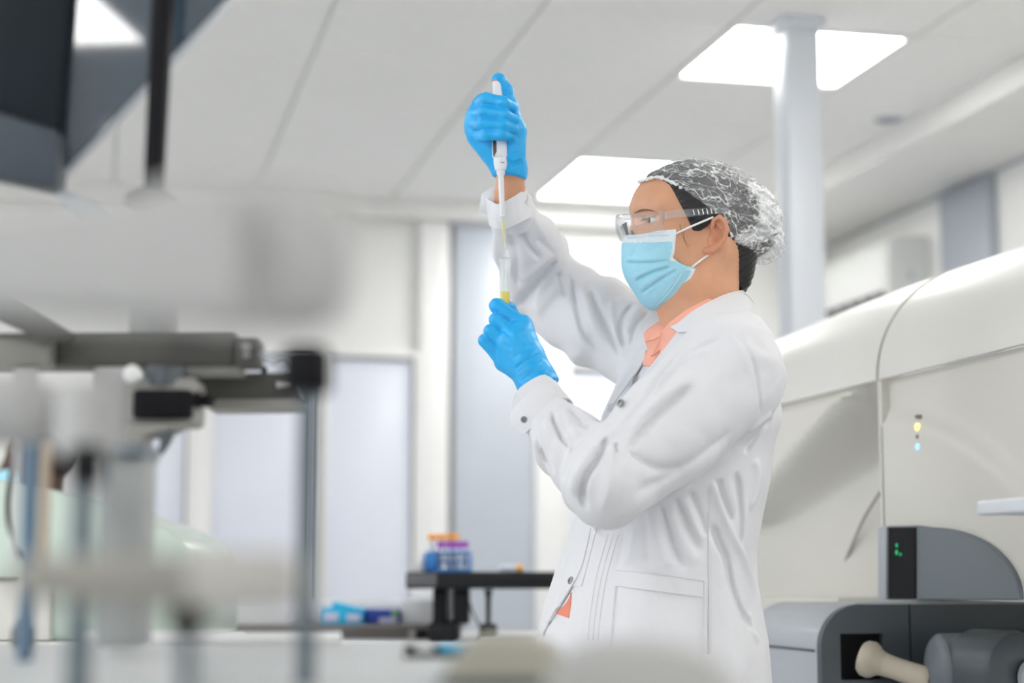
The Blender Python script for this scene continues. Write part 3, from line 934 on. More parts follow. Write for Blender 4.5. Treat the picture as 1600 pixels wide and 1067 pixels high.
V = fold(V, F, [([(977, 410), (1000, 411), (1025, 410), (1046, 406)], 2.6, -2.4), ([(977, 405), (1000, 406), (1030, 404)], 3.5, 1.3),
                ([(990, 441), (1010, 430), (1030, 422), (1050, 417)], 2.6, -2.6), ([(988, 434), (1010, 424), (1040, 413)], 3.5, 1.4),
                ([(1000, 460), (1020, 446), (1040, 432), (1062, 420)], 2.6, -2.2), ([(996, 453), (1015, 440), (1038, 426)], 3.5, 1.4),
                ([(1004, 398), (1020, 390), (1040, 383)], 7, -1.6), ([(1015, 464), (1030, 446), (1040, 440)], 4, -1.2), ([(975, 390), (990, 396)], 6, 1.0)])
cf = V[F].mean(1)
qx, qy = to_px(cf); ql = head_loc(cf)
top = qy < 377.5 + (1047 - np.clip(qx, 985, 1047)) * .03
edge = np.abs(s_poly(ql[:, :2], MP)) < .0055
low = edge & (qx > 1028) & (qy > 420)
sid = edge & (qx > 1036) & (qy < 408)
I = np.where(top | low | sid, 1, 0)
mask = quads_obj('face_mask', V, F, [M_MASKB, M_MASKW], person, idx=I)
mask['label'] = 'pleated pale blue surgical mask with white top band'
BM = BVHTree.FromPolygons([tuple(v) for v in V], [tuple(f) for f in F])
# nose-wire seam and edge stitching
for path in ([(1003, 379), (1020, 379.5), (1047, 378)], [(1014, 369), (1030, 368), (1045, 367.5)]):
    pts = []
    for (x, y) in spline(np.array(path, float), 16):
        h_, n_ = cast(BM, x, y)
        if h_ is not None: pts.append(h_ + n_ * .0002)
    if len(pts) > 3: tube('stitch_line', to_world(np.array(pts)), .0006, M_MASKB, mask, 6)
for off in (4, 8, 12):
    pts = []
    for (x, y) in spline(np.array([(1073 - off, 427), (1058 - off, 451), (1044 - off, 467), (1033 - off, 478)], float), 18):
        h_, n_ = cast(BM, x, y)
        if h_ is not None: pts.append(h_ + n_ * .0002)
    if len(pts) > 3: tube('stitch_line', to_world(np.array(pts)), .0006, M_MASKW if off == 8 else M_MASKB, mask, 6)
def strap(a, b, c, sa, sb, sc):
    P = [hcp(*a, sa), hcp(*b, sb), hcp(*c, sc)]
    P = spline(np.array(P), 14)
    tube('ear_loop', to_world(P), .0017, M_WHITEEL, mask, 8)
    tube('ear_loop', to_world(np.array([mir(v) for v in P])), .0017, M_WHITEEL, mask, 8)
strap((1044, 372), (1070, 360), (1105, 345), .064, .0795, .083)
strap((1070, 424), (1083, 413), (1100, 401), .062, .0735, .075)

# ---- clear safety glasses
def glasses():
    g = None
    cols, rows = 26, 9
    G = []
    for i in range(rows):
        v = i / (rows - 1)
        row = []
        for j in range(cols):
            t = -1 + 2 * j / (cols - 1)
            a = t * 1.12
            s = .070 * math.sin(a) / math.sin(1.12)
            f = .088 + .051 * (math.cos(a) - math.cos(1.12)) / (1 - math.cos(1.12))
            top = .007 - .002 * abs(t)
            low = -.031 + .020 * math.exp(-(t / .14) ** 2) + .010 * max(0, abs(t) - .6) / .4
            row.append(hc(f + .004 * math.sin(math.pi * v) - .006 * v, top * (1 - v) + low * v, s))
        G.append(row)
    g = grid_mesh('safety_glasses', to_world(np.array(G).reshape(-1, 3)).reshape(rows, cols, 3), M_CLEAR, person, .0016)
    g['label'] = 'clear wraparound safety glasses'
    for sg in (1, -1):
        P = [hc(.092, .001, .0665 * sg), hc(.075, .004, .0745 * sg), hc(.03, .008, .0805 * sg), hc(-.012, .011, .083 * sg)]
        P = spline(np.array(P), 24)
        hgt = np.interp(np.linspace(0, 1, 24), [0, .2, .6, 1], [.0085, .0055, .006, .004])
        V, F = [], []
        for k, p in enumerate(P):
            for (du, ds) in ((hgt[k], -.0012), (hgt[k], .0012), (-hgt[k], .0012), (-hgt[k], -.0012)):
                V.append(p + EU * du + ES * ds * sg)
        for k in range(23):
            for q in range(4):
                F.append((k * 4 + q, k * 4 + (q + 1) % 4, k * 4 + 4 + (q + 1) % 4, k * 4 + 4 + q))
        F += [(0, 1, 2, 3), (92, 93, 94, 95)]
        mesh_obj('temple_arm', to_world(np.array(V)), F, M_CLEARARM, g, smooth=False)
        for k in range(6):
            p = spline(P, 60)[34 + 3 * k]
            q = p + ES * .0016 * sg
            tube('grip_rib', to_world(np.array([q + EU * .004 + EF * .001, q - EU * .004 - EF * .001])), .0008, M_WHITEEL, g, 6)
    # top rim and dark nose piece
    tube('lens_rim', to_world(np.array([v for v in G[0]])), .0011, M_CLEARARM, g, 8)
    np_ = [hcp(x, y, s) for x, y, s in ((970, 352, -.016), (978.5, 347, -.014), (979, 356, -.012), (981, 369, -.010), (978, 370, -.012), (974.5, 361, -.015))]
    prism('nose_bridge', to_world(np.array(np_)), to_world(np_[0] + ES * .0025) - to_world(np_[0]), M_BLACKRUB, g, .0006, 1)
    pad = [hcp(984, 362, .010), hcp(986, 369, .011), hcp(991, 374, .013)]
    tube('nose_pad', to_world(spline(np.array(pad), 10)), [.0015, .003, .0034, .0022], mat('grey_nose_pad', (.2, .22, .25), .3), g, 8)
glasses()

# ---- lab coat
TA = math.radians(17)
TF = np.array([-math.cos(TA), 0, math.sin(TA)]); TS = np.array([math.sin(TA), 0, math.cos(TA)])
ROWS = [(482, 1075, 1160, .05), (497, 1052, 1176, .10), (520, 1026, 1187, .15), (560, 995, 1197, .172), (600, 970, 1203, .178), (650, 948, 1205, .178), (700, 933, 1200, .175),
        (750, 922, 1192, .172), (800, 912, 1180, .172), (850, 893, 1170, .178), (900, 873, 1172, .185), (950, 857, 1181, .192),
        (1000, 845, 1188, .20), (1067, 836, 1193, .207), (1200, 825, 1205, .215), (1420, 812, 1215, .225)]
RY = np.array([C(1030, r[0])[1] for r in ROWS])[::-1]
RC = np.array([C((r[1] + r[2]) / 2, r[0]) for r in ROWS])[::-1]
RW = np.array([(r[2] - r[1]) / 2 * C(1030, r[0])[2] / -FPX for r in ROWS])[::-1]
RB = np.array([r[3] for r in ROWS])[::-1]
RA = np.sqrt(np.maximum(RW ** 2 - (RB * math.sin(TA)) ** 2, .0016)) / math.cos(TA)
def sd_torso(p):
    y = np.clip(p[:, 1], RY[0], RY[-1])
    cx = np.interp(y, RY, RC[:, 0]); cz = np.interp(y, RY, RC[:, 2]); a = np.interp(y, RY, RA); b = np.interp(y, RY, RB)
    dx, dz = p[:, 0] - cx, p[:, 2] - cz
    f = dx * TF[0] + dz * TF[2]; s = dx * TS[0] + dz * TS[2]
    k0 = ((np.abs(f) / a) ** 2.3 + (np.abs(s) / b) ** 2.3) ** (1 / 2.3)
    k1 = np.sqrt((f / (a * a)) ** 2 + (s / (b * b)) ** 2) / np.maximum(np.sqrt((f / a) ** 2 + (s / b) ** 2), 1e-6)
    # soft vertical pleats that open towards the hem
    ang = np.arctan2(s / b, f / a)
    low = np.clip((C(1030, 780)[1] - p[:, 1]) / .35, 0, 1)
    pl = low * (.006 * np.sin(ang * 7 + 1.0) + .004 * np.sin(ang * 13 + 2))
    d = (k0 - 1) / np.maximum(k1, 1.0) - pl
    return smax(smax(d, p[:, 1] - RY[-1], .02), RY[0] - p[:, 1], .004)
def sd_coat(p):
    d = sd_torso(p)
    # shoulders
    d = smin(d, s_chain(p, [C(1130, 528, -.06), S1 + np.array([.0, .004, 0])], (.042, .068), .02), .045)
    d = smin(d, s_chain(p, [C(1085, 528, .08), S2], (.042, .066), .02), .045)
    # near sleeve
    m1 = S1 * .5 + E1 * .5 + np.array([.004, -.006, 0])
    sl = s_chain(p, [S1 + np.array([.002, -.012, 0]), m1, E1], (.085, .076, .060), .02)
    fa = E1 * .45 + W1 * .55 + np.array([-.002, -.004, 0])
    sl = smin(sl, s_chain(p, [E1, fa, W1], (.060, .049, .037), .02), .016)
    ab = W1 - E1; t1 = np.clip((p - E1) @ ab / (ab @ ab), 0, 1.3)
    sl = sl - .0028 * np.sin(t1 * 26 + 2.0 * vnoise(p * 22)) * np.clip(1.2 - t1, .1, 1)
    d = smin(d, sl, .014)
    # loose cloth behind the near arm
    d = smin(d, s_cone(p, C(1150, 640, -.13), C(1190, 652, -.10), .05, .022), .03)
    # far sleeve
    m2 = S2 * .45 + E2 * .55 + np.array([0, -.004, 0])
    s2 = s_chain(p, [S2, m2, E2], (.078, .073, .064), .02)
    s2 = smin(s2, s_chain(p, [E2, E2 * .45 + W2 * .55, W2], (.062, .050, .034), .02), .02)
    s2 = smin(s2, s_cone(p, C(862, 385, .2), C(872, 378, .2), .022, .012), .02)
    ab = E2 - S2; t2 = np.clip((p - S2) @ ab / (ab @ ab), -.2, 1.2)
    s2 = s2 - .0035 * np.sin(t2 * 17 + 2.5 * vnoise(p * 16)) * np.clip(t2 + .4, .2, 1)
    ab = W2 - E2; t3 = np.clip((p - E2) @ ab / (ab @ ab), 0, 1)
    d = smin(d, s2, .02)
    # cut the sleeves at the cuffs
    a1 = H1 - W1; a1 = a1 / np.linalg.norm(a1)
    a2 = H2 - W2; a2 = a2 / np.linalg.norm(a2)
    nearw1 = np.linalg.norm(p - W1, axis=1) < .16
    d = np.where(nearw1, smax(d, (p - W1) @ a1 - .012, .002), d)
    nearw2 = np.linalg.norm(p - W2, axis=1) < .14
    d = np.where(nearw2, smax(d, (p - W2) @ a2 - .006, .002), d)
    d = d - .0022 * vnoise(p * np.array([9., 9., 9.])) - .0012 * vnoise(p * 24)
    return d
l, h = bounds([C(760, 300, .35), C(1215, 1100, -.30), C(1215, 470, .25), C(800, 1100, .3)], .04)
V, F = polygonise(sd_coat, l, h, .0030)
V = relax(V, F, 2, .4)
Vs, Fs = polygonise(sd_coat, *bounds([C(800, 1085, -.25), C(1220, 1425, .25)], .04), .009, 4)
keep = (V[F][:, :, 1].max(1) > C(1000, 1090)[1])
F = F[keep]
STROKES = [
    # near sleeve: chest line, crook of the elbow, forearm, shoulder
    ([(1085, 598), (1050, 628), (1022, 655), (998, 680), (980, 706)], 6, -6), ([(1075, 590), (1040, 618), (1008, 648), (985, 678)], 8, 4),
    ([(978, 702), (1005, 722), (1040, 734), (1070, 730)], 9, -4),
    ([(950, 680), (940, 700), (928, 722), (915, 745), (909, 772), (914, 800)], 5, -10), ([(952, 694), (956, 725), (952, 762), (938, 802)], 8, 5.5), ([(962, 690), (962, 705), (960, 725)], 3, -5),
    ([(935, 690), (918, 715), (900, 745), (893, 775)], 8, 5), ([(900, 690), (885, 720), (878, 752)], 6, -3.5),
    ([(861, 638), (866, 660), (876, 682), (890, 700)], 3.6, -5), ([(852, 652), (858, 680), (868, 710)], 5, 3.5), ([(880, 640), (890, 662), (906, 684)], 5, 3), ([(888, 636), (902, 655), (920, 672)], 3.5, -3.5),
    ([(837, 684), (844, 702), (854, 721), (866, 740)], 3.5, -8), ([(832, 686), (840, 708), (852, 730)], 3, 3.5),
    ([(897, 636), (915, 652), (938, 668)], 7, 4),
    ([(1000, 798), (1060, 764), (1120, 724), (1170, 690)], 12, 3), ([(985, 772), (1040, 748), (1100, 708), (1150, 670)], 16, -3.5),
    ([(1090, 552), (1060, 572), (1035, 598), (1012, 628)], 5, -4), ([(1128, 527), (1090, 545), (1060, 565), (1040, 584)], 4, -3), ([(1110, 545), (1075, 562), (1048, 588)], 6, 3.5),
    ([(1060, 548), (1025, 596), (994, 636), (968, 668)], 4, -3.5),
    ([(1150, 514), (1168, 542), (1180, 578), (1187, 620), (1189, 655)], 3, -3), ([(1142, 520), (1160, 550), (1172, 590)], 6, 2),
    ([(1208, 654), (1192, 670), (1176, 690), (1162, 708)], 5, -6), ([(1206, 644), (1188, 658), (1168, 676)], 6, 4),
    # trunk under the arm
    ([(1030, 786), (1038, 805), (1045, 830), (1056, 862), (1072, 890)], 7.5, -4.3), ([(1056, 776), (1064, 798), (1076, 826), (1098, 868)], 7.5, -4.3), ([(1004, 800), (1008, 825), (1010, 852), (1015, 884)], 6.9, -3.2),
    ([(1076, 764), (1088, 790), (1097, 812), (1105, 840)], 6.9, -3.6), ([(1042, 795), (1055, 826), (1074, 858), (1092, 888)], 8.8, 3.2), ([(1018, 800), (1027, 835), (1038, 868), (1046, 890)], 8.8, 3.2), ([(1066, 778), (1082, 812), (1102, 850)], 7.5, 2.9),
    ([(1106, 740), (1106, 800), (1107, 900), (1107, 1000), (1108, 1070)], 2.2, -2.2),
    ([(1112, 748), (1120, 778), (1136, 822), (1156, 862), (1168, 896), (1183, 938)], 6.5, 7), ([(1114, 815), (1122, 842), (1137, 875), (1142, 908), (1158, 952), (1182, 992)], 6.5, -8),
    ([(1150, 735), (1155, 770), (1159, 812), (1156, 856)], 6, -6), ([(1122, 745), (1130, 775), (1146, 818)], 6, -5), ([(1180, 715), (1183, 750), (1172, 800)], 7, 4.5), ([(1168, 955), (1176, 985), (1186, 1005)], 6, 4),
    ([(975, 824), (968, 860), (962, 890)], 6, -2.5), ([(992, 822), (986, 856), (980, 884)], 7, 2.5),
    # far sleeve
    ([(872, 406), (848, 434), (825, 460), (806, 482)], 9.2, -7.5), ([(866, 396), (838, 420), (812, 440)], 8.0, 3.0), ([(884, 432), (860, 462), (835, 492)], 9.2, 3.4),
    ([(808, 346), (816, 362), (828, 384), (848, 406)], 5.8, -4.5), ([(832, 338), (842, 358), (858, 376)], 5.8, 2.6), ([(838, 372), (852, 384), (868, 396)], 4.6, -3.0),
    ([(890, 428), (896, 456), (902, 486), (912, 520), (938, 552)], 6.3, -5.6), ([(871, 424), (876, 444), (882, 465)], 6.3, -4.5), ([(922, 452), (930, 472), (949, 514), (970, 560)], 6.3, -4.9),
    ([(992, 472), (976, 492), (970, 518), (976, 545)], 5.8, -4.5), ([(1016, 484), (994, 508), (984, 540)], 4.6, -3.8), ([(908, 442), (917, 472), (928, 502), (950, 546)], 8.0, 3.8), ([(955, 465), (956, 490), (962, 520), (976, 552)], 6.9, 3.8), ([(1004, 478), (986, 500), (980, 525)], 4.6, 2.6),
    ([(796, 358), (806, 392), (808, 425), (806, 455)], 5.2, -3.0), ([(790, 362), (796, 395), (797, 430)], 6.9, 2.2),
]
V = fold(V, F, [(p_, w_, h_ * 1.15) for p_, w_, h_ in STROKES])
V = fold(V, F, [(p_, max(w_ * .42, 2.2), h_ * .75) for p_, w_, h_ in STROKES if h_ < -3.2])
V = relax(V, F, 1, .15)
coat = quads_obj('lab_coat', np.vstack([V, Vs]), np.vstack([F, Fs + len(V)]), M_COAT, person)
coat['label'] = 'white cotton lab coat'
VC, FC = V, F
BC = BVHTree.FromPolygons([tuple(v) for v in V], [tuple(f) for f in F])

def patch(name, left, right, m, parent, off, thick, rows=24, cols=8, lift=None):
    """cloth patch on the coat between two photo polylines: real thickness, follows the cloth"""
    Lp, Rp = spline(np.array(left, float), rows), spline(np.array(right, float), rows)
    Z = np.full((rows, cols), np.nan); G = np.zeros((rows, cols, 3))
    for i in range(rows):
        for j in range(cols):
            t = j / (cols - 1)
            x, y = Lp[i] * (1 - t) + Rp[i] * t
            hp_, n_ = cast(BC, x, y)
            if hp_ is not None: Z[i, j] = -hp_[2]
            G[i, j, :2] = (x, y)
    med = np.nanmedian(Z)
    for _ in range(60):
        bad = np.isnan(Z)
        if not bad.any(): break
        P_ = np.pad(Z, 1, constant_values=np.nan)
        st = np.stack([P_[:-2, 1:-1], P_[2:, 1:-1], P_[1:-1, :-2], P_[1:-1, 2:]])
        with np.errstate(all='ignore'):
            mean = np.nanmean(st, 0)
        Z[bad] = mean[bad]
    Z = np.where(np.isnan(Z), med, Z)
    P3 = np.stack([(G[..., 0] - CX) * Z / FPX, (CY - G[..., 1]) * Z / FPX, -Z], -1)
    o_ = np.array([[off if lift is None else off + lift(i / (rows - 1), j / (cols - 1)) for j in range(cols)] for i in range(rows)])
    P3[..., 2] += o_
    W = to_world(P3.reshape(-1, 3)).reshape(rows, cols, 3)
    return grid_mesh(name, W, m, parent, -thick)

# shirt collar and hem
shirt = grid_mesh('shirt', to_world(np.array([[C(*v) for v in row] for row in [
    [(1152, 452, .03), (1140, 455, -.02), (1105, 467, -.060), (1072, 484, -.066), (1048, 502, -.060), (1034, 517, -.048), (1031, 530, -.046)],
    [(1160, 462, .03), (1146, 464, -.03), (1110, 480, -.075), (1078, 500, -.082), (1054, 518, -.078), (1036, 535, -.064), (1031, 545, -.060)],
    [(1166, 478, .03), (1152, 478, -.03), (1118, 496, -.085), (1084, 518, -.092), (1058, 536, -.088), (1040, 552, -.078), (1032, 560, -.074)]]]).reshape(-1, 3)).reshape(3, 7, 3), M_SHIRT, person, .003)
shirt['label'] = 'coral shirt collar showing inside the coat'
grid_mesh('collar_leaf', to_world(np.array([[C(*v) for v in row] for row in [
    [(1046, 494, .02), (1028, 503, -.005), (1012, 513, -.01), (1005, 521, -.012)],
    [(1046, 508, -.015), (1034, 514, -.03), (1018, 524, -.032), (1008, 535, -.03)],
    [(1044, 520, -.045), (1034, 528, -.05), (1024, 538, -.05), (1012, 548, -.045)],
    [(1040, 540, -.06), (1032, 545, -.062), (1024, 552, -.06), (1016, 556, -.055)]]]).reshape(-1, 3)).reshape(4, 4, 3), M_SHIRT, shirt, .003)
grid_mesh('shirt_front', to_world(np.array([[C(*v) for v in row] for row in [
    [(1045, 535, -.055), (1030, 542, -.058), (1018, 550, -.05), (1008, 548, -.03)],
    [(1030, 570, -.062), (1020, 572, -.062), (1012, 572, -.055), (1004, 570, -.04)]]]).reshape(-1, 3)).reshape(2, 4, 3), M_SHIRT, shirt, .002)
tube('seam', to_world(spline(np.array([C(1033, 520, -.053), C(1030, 534, -.058), C(1021, 553, -.064)]), 10)), .0006, mat('coral_seam', (.85, .34, .23), .8), shirt, 6)
tube('seam', to_world(spline(np.array([C(1009, 533, -.036), C(1020, 531, -.042), C(1030, 526, -.047)]), 10)), .0007, mat('coral_seam_fine', (.88, .38, .26), .8), shirt, 6)

# coat collar (near side round the nape to the far side) and lapels
col_rows = [
    [(1048, 512, -.082), (1062, 505, -.090), (1080, 490, -.090), (1105, 475, -.078), (1132, 462, -.055), (1152, 456, -.02), (1160, 455, .02), (1150, 458, .06), (1110, 470, .09)],
    [(1054, 516, -.094), (1070, 512, -.104), (1094, 500, -.108), (1120, 487, -.098), (1144, 474, -.072), (1160, 466, -.028), (1166, 464, .02), (1156, 466, .07), (1115, 478, .11)],
    [(1060, 520, -.103), (1082, 519, -.118), (1104, 514, -.124), (1131, 507, -.120), (1154, 497, -.096), (1167, 488, -.042), (1171, 482, .02), (1162, 482, .08), (1120, 490, .125)]]
Gc = np.array([[C(*v) for v in row] for row in col_rows])
Gc = np.stack([spline(Gc[i], 36) for i in range(3)])
Gc = np.stack([spline(Gc[:, j], 9) for j in range(36)], 1)
grid_mesh('collar', to_world(Gc.reshape(-1, 3)).reshape(9, 36, 3), M_COAT, coat, .0025)
lap = grid_mesh('lapel', to_world(np.stack([spline(np.array([C(*v) for v in r]), 30) for r in [
    [(1070, 506, -.096), (1058, 519, -.098), (1032, 552, -.095), (1000, 592, -.098), (968, 630, -.10), (944, 664, -.10)],
    [(1084, 516, -.112), (1068, 528, -.112), (1044, 556, -.112), (1010, 596, -.114), (976, 634, -.115), (948, 666, -.11)],
    [(1087, 519, -.122), (1077, 535, -.122), (1051, 563, -.124), (1017, 603, -.127), (983, 641, -.126), (951, 668, -.116)]]]).reshape(-1, 3)).reshape(3, 30, 3), M_COAT, coat, .0022)
# far lapel edge on the other side of the opening
grid_mesh('lapel', to_world(np.stack([spline(np.array([C(*v) for v in r]), 20) for r in [
    [(1012, 548, -.02), (1006, 566, -.03), (985, 596, -.045), (960, 632, -.06)],
    [(1004, 546, .01), (994, 565, -.0), (972, 597, -.02), (950, 634, -.04)]]]).reshape(-1, 3)).reshape(2, 20, 3), M_COAT, coat, .0022)

# front band, pocket, seams, open lower front
patch('front_band', [(917, 824), (910, 850), (902, 882), (893, 915)], [(932, 824), (925, 850), (917, 882), (908, 915)], M_COAT, coat, .004, .0022, 20, 6)
pocket = patch('pocket', [(960, 912), (956, 960), (952, 1010), (954, 1040)], [(1099, 929), (1099, 975), (1096, 1022), (1080, 1045)], M_COAT, coat, .006, .003, 22, 22)
patch('pocket_hem', [(962, 888), (961, 900), (960, 914)], [(1099, 905), (1099, 917), (1098, 931)], M_COAT, coat, .009, .003, 6, 22)
def cord(path, off, r, parent, m):
    pts = []
    for (x, y) in spline(np.array(path, float), 40):
        h_, n_ = cast(BC, x, y)
        if h_ is not None: pts.append(h_ + np.array([0, 0, off]))
    if len(pts) > 3: return tube('seam', to_world(np.array(pts)), r, m, parent, 6)
for path in ([(966, 835), (948, 900), (938, 960), (934, 1000)], [(958, 835), (940, 900), (930, 960), (926, 1000)], [(950, 835), (932, 900), (922, 960), (918, 1000)], [(1107, 800), (1108, 900), (1108, 1060)]):
    cord(path, .0002, .0011, coat, M_COAT)
for path in ([(1099, 906), (1099, 975), (1097, 1022), (1080, 1046)], [(961, 889), (1030, 896), (1099, 906)], [(961, 914), (957, 960), (953, 1010)]):
    cord(path, .0095, .0008, coat, M_COATIN)
for (x, y) in ((972, 632), (895, 908)):
    h_, n_ = cast(BC, x, y)
    if h_ is not None:
        b_ = to_world(h_ + n_ * .004); ax_ = to_world(h_ + n_) - to_world(h_)
        lathe('snap_button', b_, ax_, [(0, .006), (.0012, .006), (.002, .005), (.002, .0034), (.0008, .003), (.0008, .001)], M_SNAP, coat, 20)
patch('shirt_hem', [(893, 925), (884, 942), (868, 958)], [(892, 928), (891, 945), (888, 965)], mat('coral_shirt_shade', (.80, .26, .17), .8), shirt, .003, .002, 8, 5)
patch('front_flap', [(908, 824), (897, 856), (880, 905), (863, 960), (849, 990)], [(922, 824), (915, 856), (905, 890), (876, 940), (846, 988)], M_COAT, coat, .008, .0025, 26, 8, lambda v, u: .004 * v)

# cuffs: turned bands round both wrists
def cuff(Pa, Pb, ra, rb, parent, gap=None, seg=40, flare=1.0):
    d, u, v = frame_of(Pb - Pa)
    G = []
    for i in range(7):
        t = i / 6
        c = Pa * (1 - t) + Pb * t; r = ra * (1 - t) + rb * t
        G.append([c + (r + .0014 * math.sin(3 * a + 1) + .0012 * math.sin(5 * a + 2 * t)) * (math.cos(a) * u + math.sin(a) * v) for a in np.linspace(0, 2 * math.pi, seg)])
    return grid_mesh('cuff', to_world(np.array(G).reshape(-1, 3)).reshape(7, seg, 3), M_COAT, parent, .003)
def ribbon(name, rows, n, th=.003):
    G = np.stack([spline(np.array([C(*v) for v in r]), n) for r in rows])
    m_ = max(len(rows), 5)
    G = np.stack([spline(G[:, j], m_) for j in range(n)], 1)
    return grid_mesh(name, to_world(G.reshape(-1, 3)).reshape(m_, n, 3), M_COAT, coat, th)
cuff(C(862, 655, -.09), C(836, 618, -.06), .041, .039, coat)
ribbon('cuff_front', [[(800, 644, -.085), (817, 627, -.104), (836, 611, -.108), (852, 601, -.095), (866, 596, -.065)],
                      [(799, 656, -.100), (820, 645, -.124), (842, 629, -.130), (862, 616, -.118), (878, 613, -.080)],
                      [(800, 667, -.105), (821, 677, -.128), (842, 657, -.142), (866, 641, -.134), (889, 634, -.095)]], 24)
h_ = C(819, 655, -.131)
lathe('snap_button', to_world(h_), to_world(h_ + np.array([-.25, -.1, 1])) - to_world(h_), [(0, .006), (.0012, .006), (.002, .005), (.002, .0034), (.0008, .003), (.0008, .001)], M_COAT, coat, 20)
lathe('snap_ring', to_world(h_ + np.array([0, 0, .001])), to_world(h_ + np.array([-.25, -.1, 1])) - to_world(h_), [(0, .0045), (.0016, .0045), (.0016, .0034), (.0008, .0032)], M_SNAP, coat, 20)
cuff(C(804, 345, .09), C(797, 306, .045), .033, .030, coat)
ribbon('cuff_front', [[(760, 308, .055), (770, 315, .030), (781, 319, .016), (800, 309, .016), (821, 294, .045)],
                      [(764, 330, .050), (775, 337, .022), (788, 339, .012), (808, 328, .016), (827, 315, .050)],
                      [(767, 352, .062), (779, 356, .030), (795, 355, .018), (814, 346, .024), (832, 336, .066)]], 24)
ribbon('cuff_tab', [[(779, 290, .05), (768, 293, .05), (752, 303, .055)], [(777, 308, .045), (764, 314, .045), (750, 318, .05)], [(778, 330, .055), (767, 336, .055), (748, 332, .06)]], 10)

# trousers and shoes, below the frame
for sx, sd in ((-10, -.09), (30, .09)):
    P = [to_world(C(1030 + sx, y, sd)) for y in (1330, 1600, 1850)]
    tube('trouser_leg', P, [.085, .07, .062], M_TROUSER, person, 18, n=14)
    b_ = to_world(C(1030 + sx, 1850, sd))
    t_ = CAMR.T @ TF; t_ = (TF @ CAMR); t_[2] = 0; t_ /= np.linalg.norm(t_)
    pts = [b_ * [1, 1, 0] + np.array([0, 0, .05]) - t_ * .06, b_ * [1, 1, 0] + np.array([0, 0, .05]) + t_ * .05, b_ * [1, 1, 0] + np.array([0, 0, .035]) + t_ * .17]
    tube('shoe', pts, [.035, .049, .044, .030], M_SHOE, person, 16, n=14)

# ================================================================== PIPETTE AND TEST TUBE
M_PIPW = mat('pipette_white_plastic', (0.80, 0.81, 0.84), 0.3, noise=0.015)
M_PIPD = mat('pipette_dark_insert', (0.05, 0.05, 0.06), 0.3)
M_PIPO = mat('pipette_orange', (0.85, 0.25, 0.06), 0.4)
M_TIPC = glass('clear_tip_plastic', (0.97, 0.98, 0.98), 0.72, 0.08, .05)
M_TUBEG = glass('clear_tube_glass', (0.98, 0.99, 0.99), 0.86, 0.05, .22)
M_YELLOW = mat('yellow_liquid', (0.90, 0.72, 0.02), 0.15, noise=0.03)
M_YELLOWP = glass('pale_yellow_liquid', (0.98, 0.93, 0.55), 0.9, 0.05)
pa, pb = to_world(C(777, 126, 0.0)), to_world(C(783, 283, 0.0))
pax = (pb - pa) / np.linalg.norm(pb - pa)
pip = empty('pipette', pb, 'white handheld pipette with orange cap ring in the raised blue glove', 'pipette')
def along(py): return pa + (pb - pa) * (py - 126) / 157.0
L = np.linalg.norm(pb - pa) / 157.0
lathe('plunger', along(126), pax, [(0, .0070), (.001, .0078), (26 * L, .0080), (26 * L, .0085)], M_PIPW, pip, 24)
lathe('plunger_ring', along(125), pax, [(0, .0066), (.0006, .0080), (.003, .0081), (.0035, .0076)], M_PIPO, pip, 24)
lathe('body', along(150), pax, [(0, .0085), (.004, .0105), (50 * L, .0120), (80 * L, .0125), (95 * L, .0125), (97 * L, .0112), (98 * L, .0095)], M_PIPW, pip, 28)
lathe('collar', along(247), pax, [(0, .0100), (.001, .0108), (10 * L, .0106), (19 * L, .0086), (20 * L, .0060)], M_PIPW, pip, 28)
lathe('nozzle', along(266), pax, [(0, .0055), (.001, .0066), (6 * L, .0066), (8 * L, .0050), (10 * L, .0046), (72 * L, .0040), (74 * L, .0034)], M_PIPW, pip, 20)
# dark display window and orange mark towards the viewer
bk = -FWD * .0118
prism('display_window', [along(217) + bk * .9 - RGT * .011, along(217) + bk - RGT * .0050, along(238) + bk - RGT * .0052, along(246) + bk * .9 - RGT * .011], FWD * .006, M_PIPD, pip, .0004, 1)
prism('orange_mark', [along(215) + bk * 1.04 - RGT * .0005, along(215) + bk * 1.04 + RGT * .0085, along(219.5) + bk * 1.04 + RGT * .0085, along(219.5) + bk * 1.04 - RGT * .0005], FWD * .003, M_PIPO, pip, .0003, 1)
M_GREYINK = mat('grey_print', (0.25, 0.26, 0.28), 0.6)
for k in range(4):
    a = along(254) + -FWD * .0109 + RGT * (.0005 + .0016 * k)
    prism('scale_mark', [a, a + RGT * .001, a + RGT * .001 - UPV * (.0022 if k % 2 else .0016), a - UPV * (.0022 if k % 2 else .0016)], FWD * .001, M_GREYINK, pip)
# disposable tip with a little liquid
ta = along(338); tb = to_world(C(789.5, 386, .0))
tax = (tb - ta) / np.linalg.norm(tb - ta); tl = np.linalg.norm(tb - ta)
lathe('tip', ta, tax, [(0, .0050), (.002, .0046), (tl * .45, .0034), (tl, .0008)], M_TIPC, pip, 18)
lathe('liquid', ta + tax * tl * .15, tax, [(0, .0038), (tl * .3, .0030), (tl * .8, .0008)], M_YELLOWP, pip, 14)

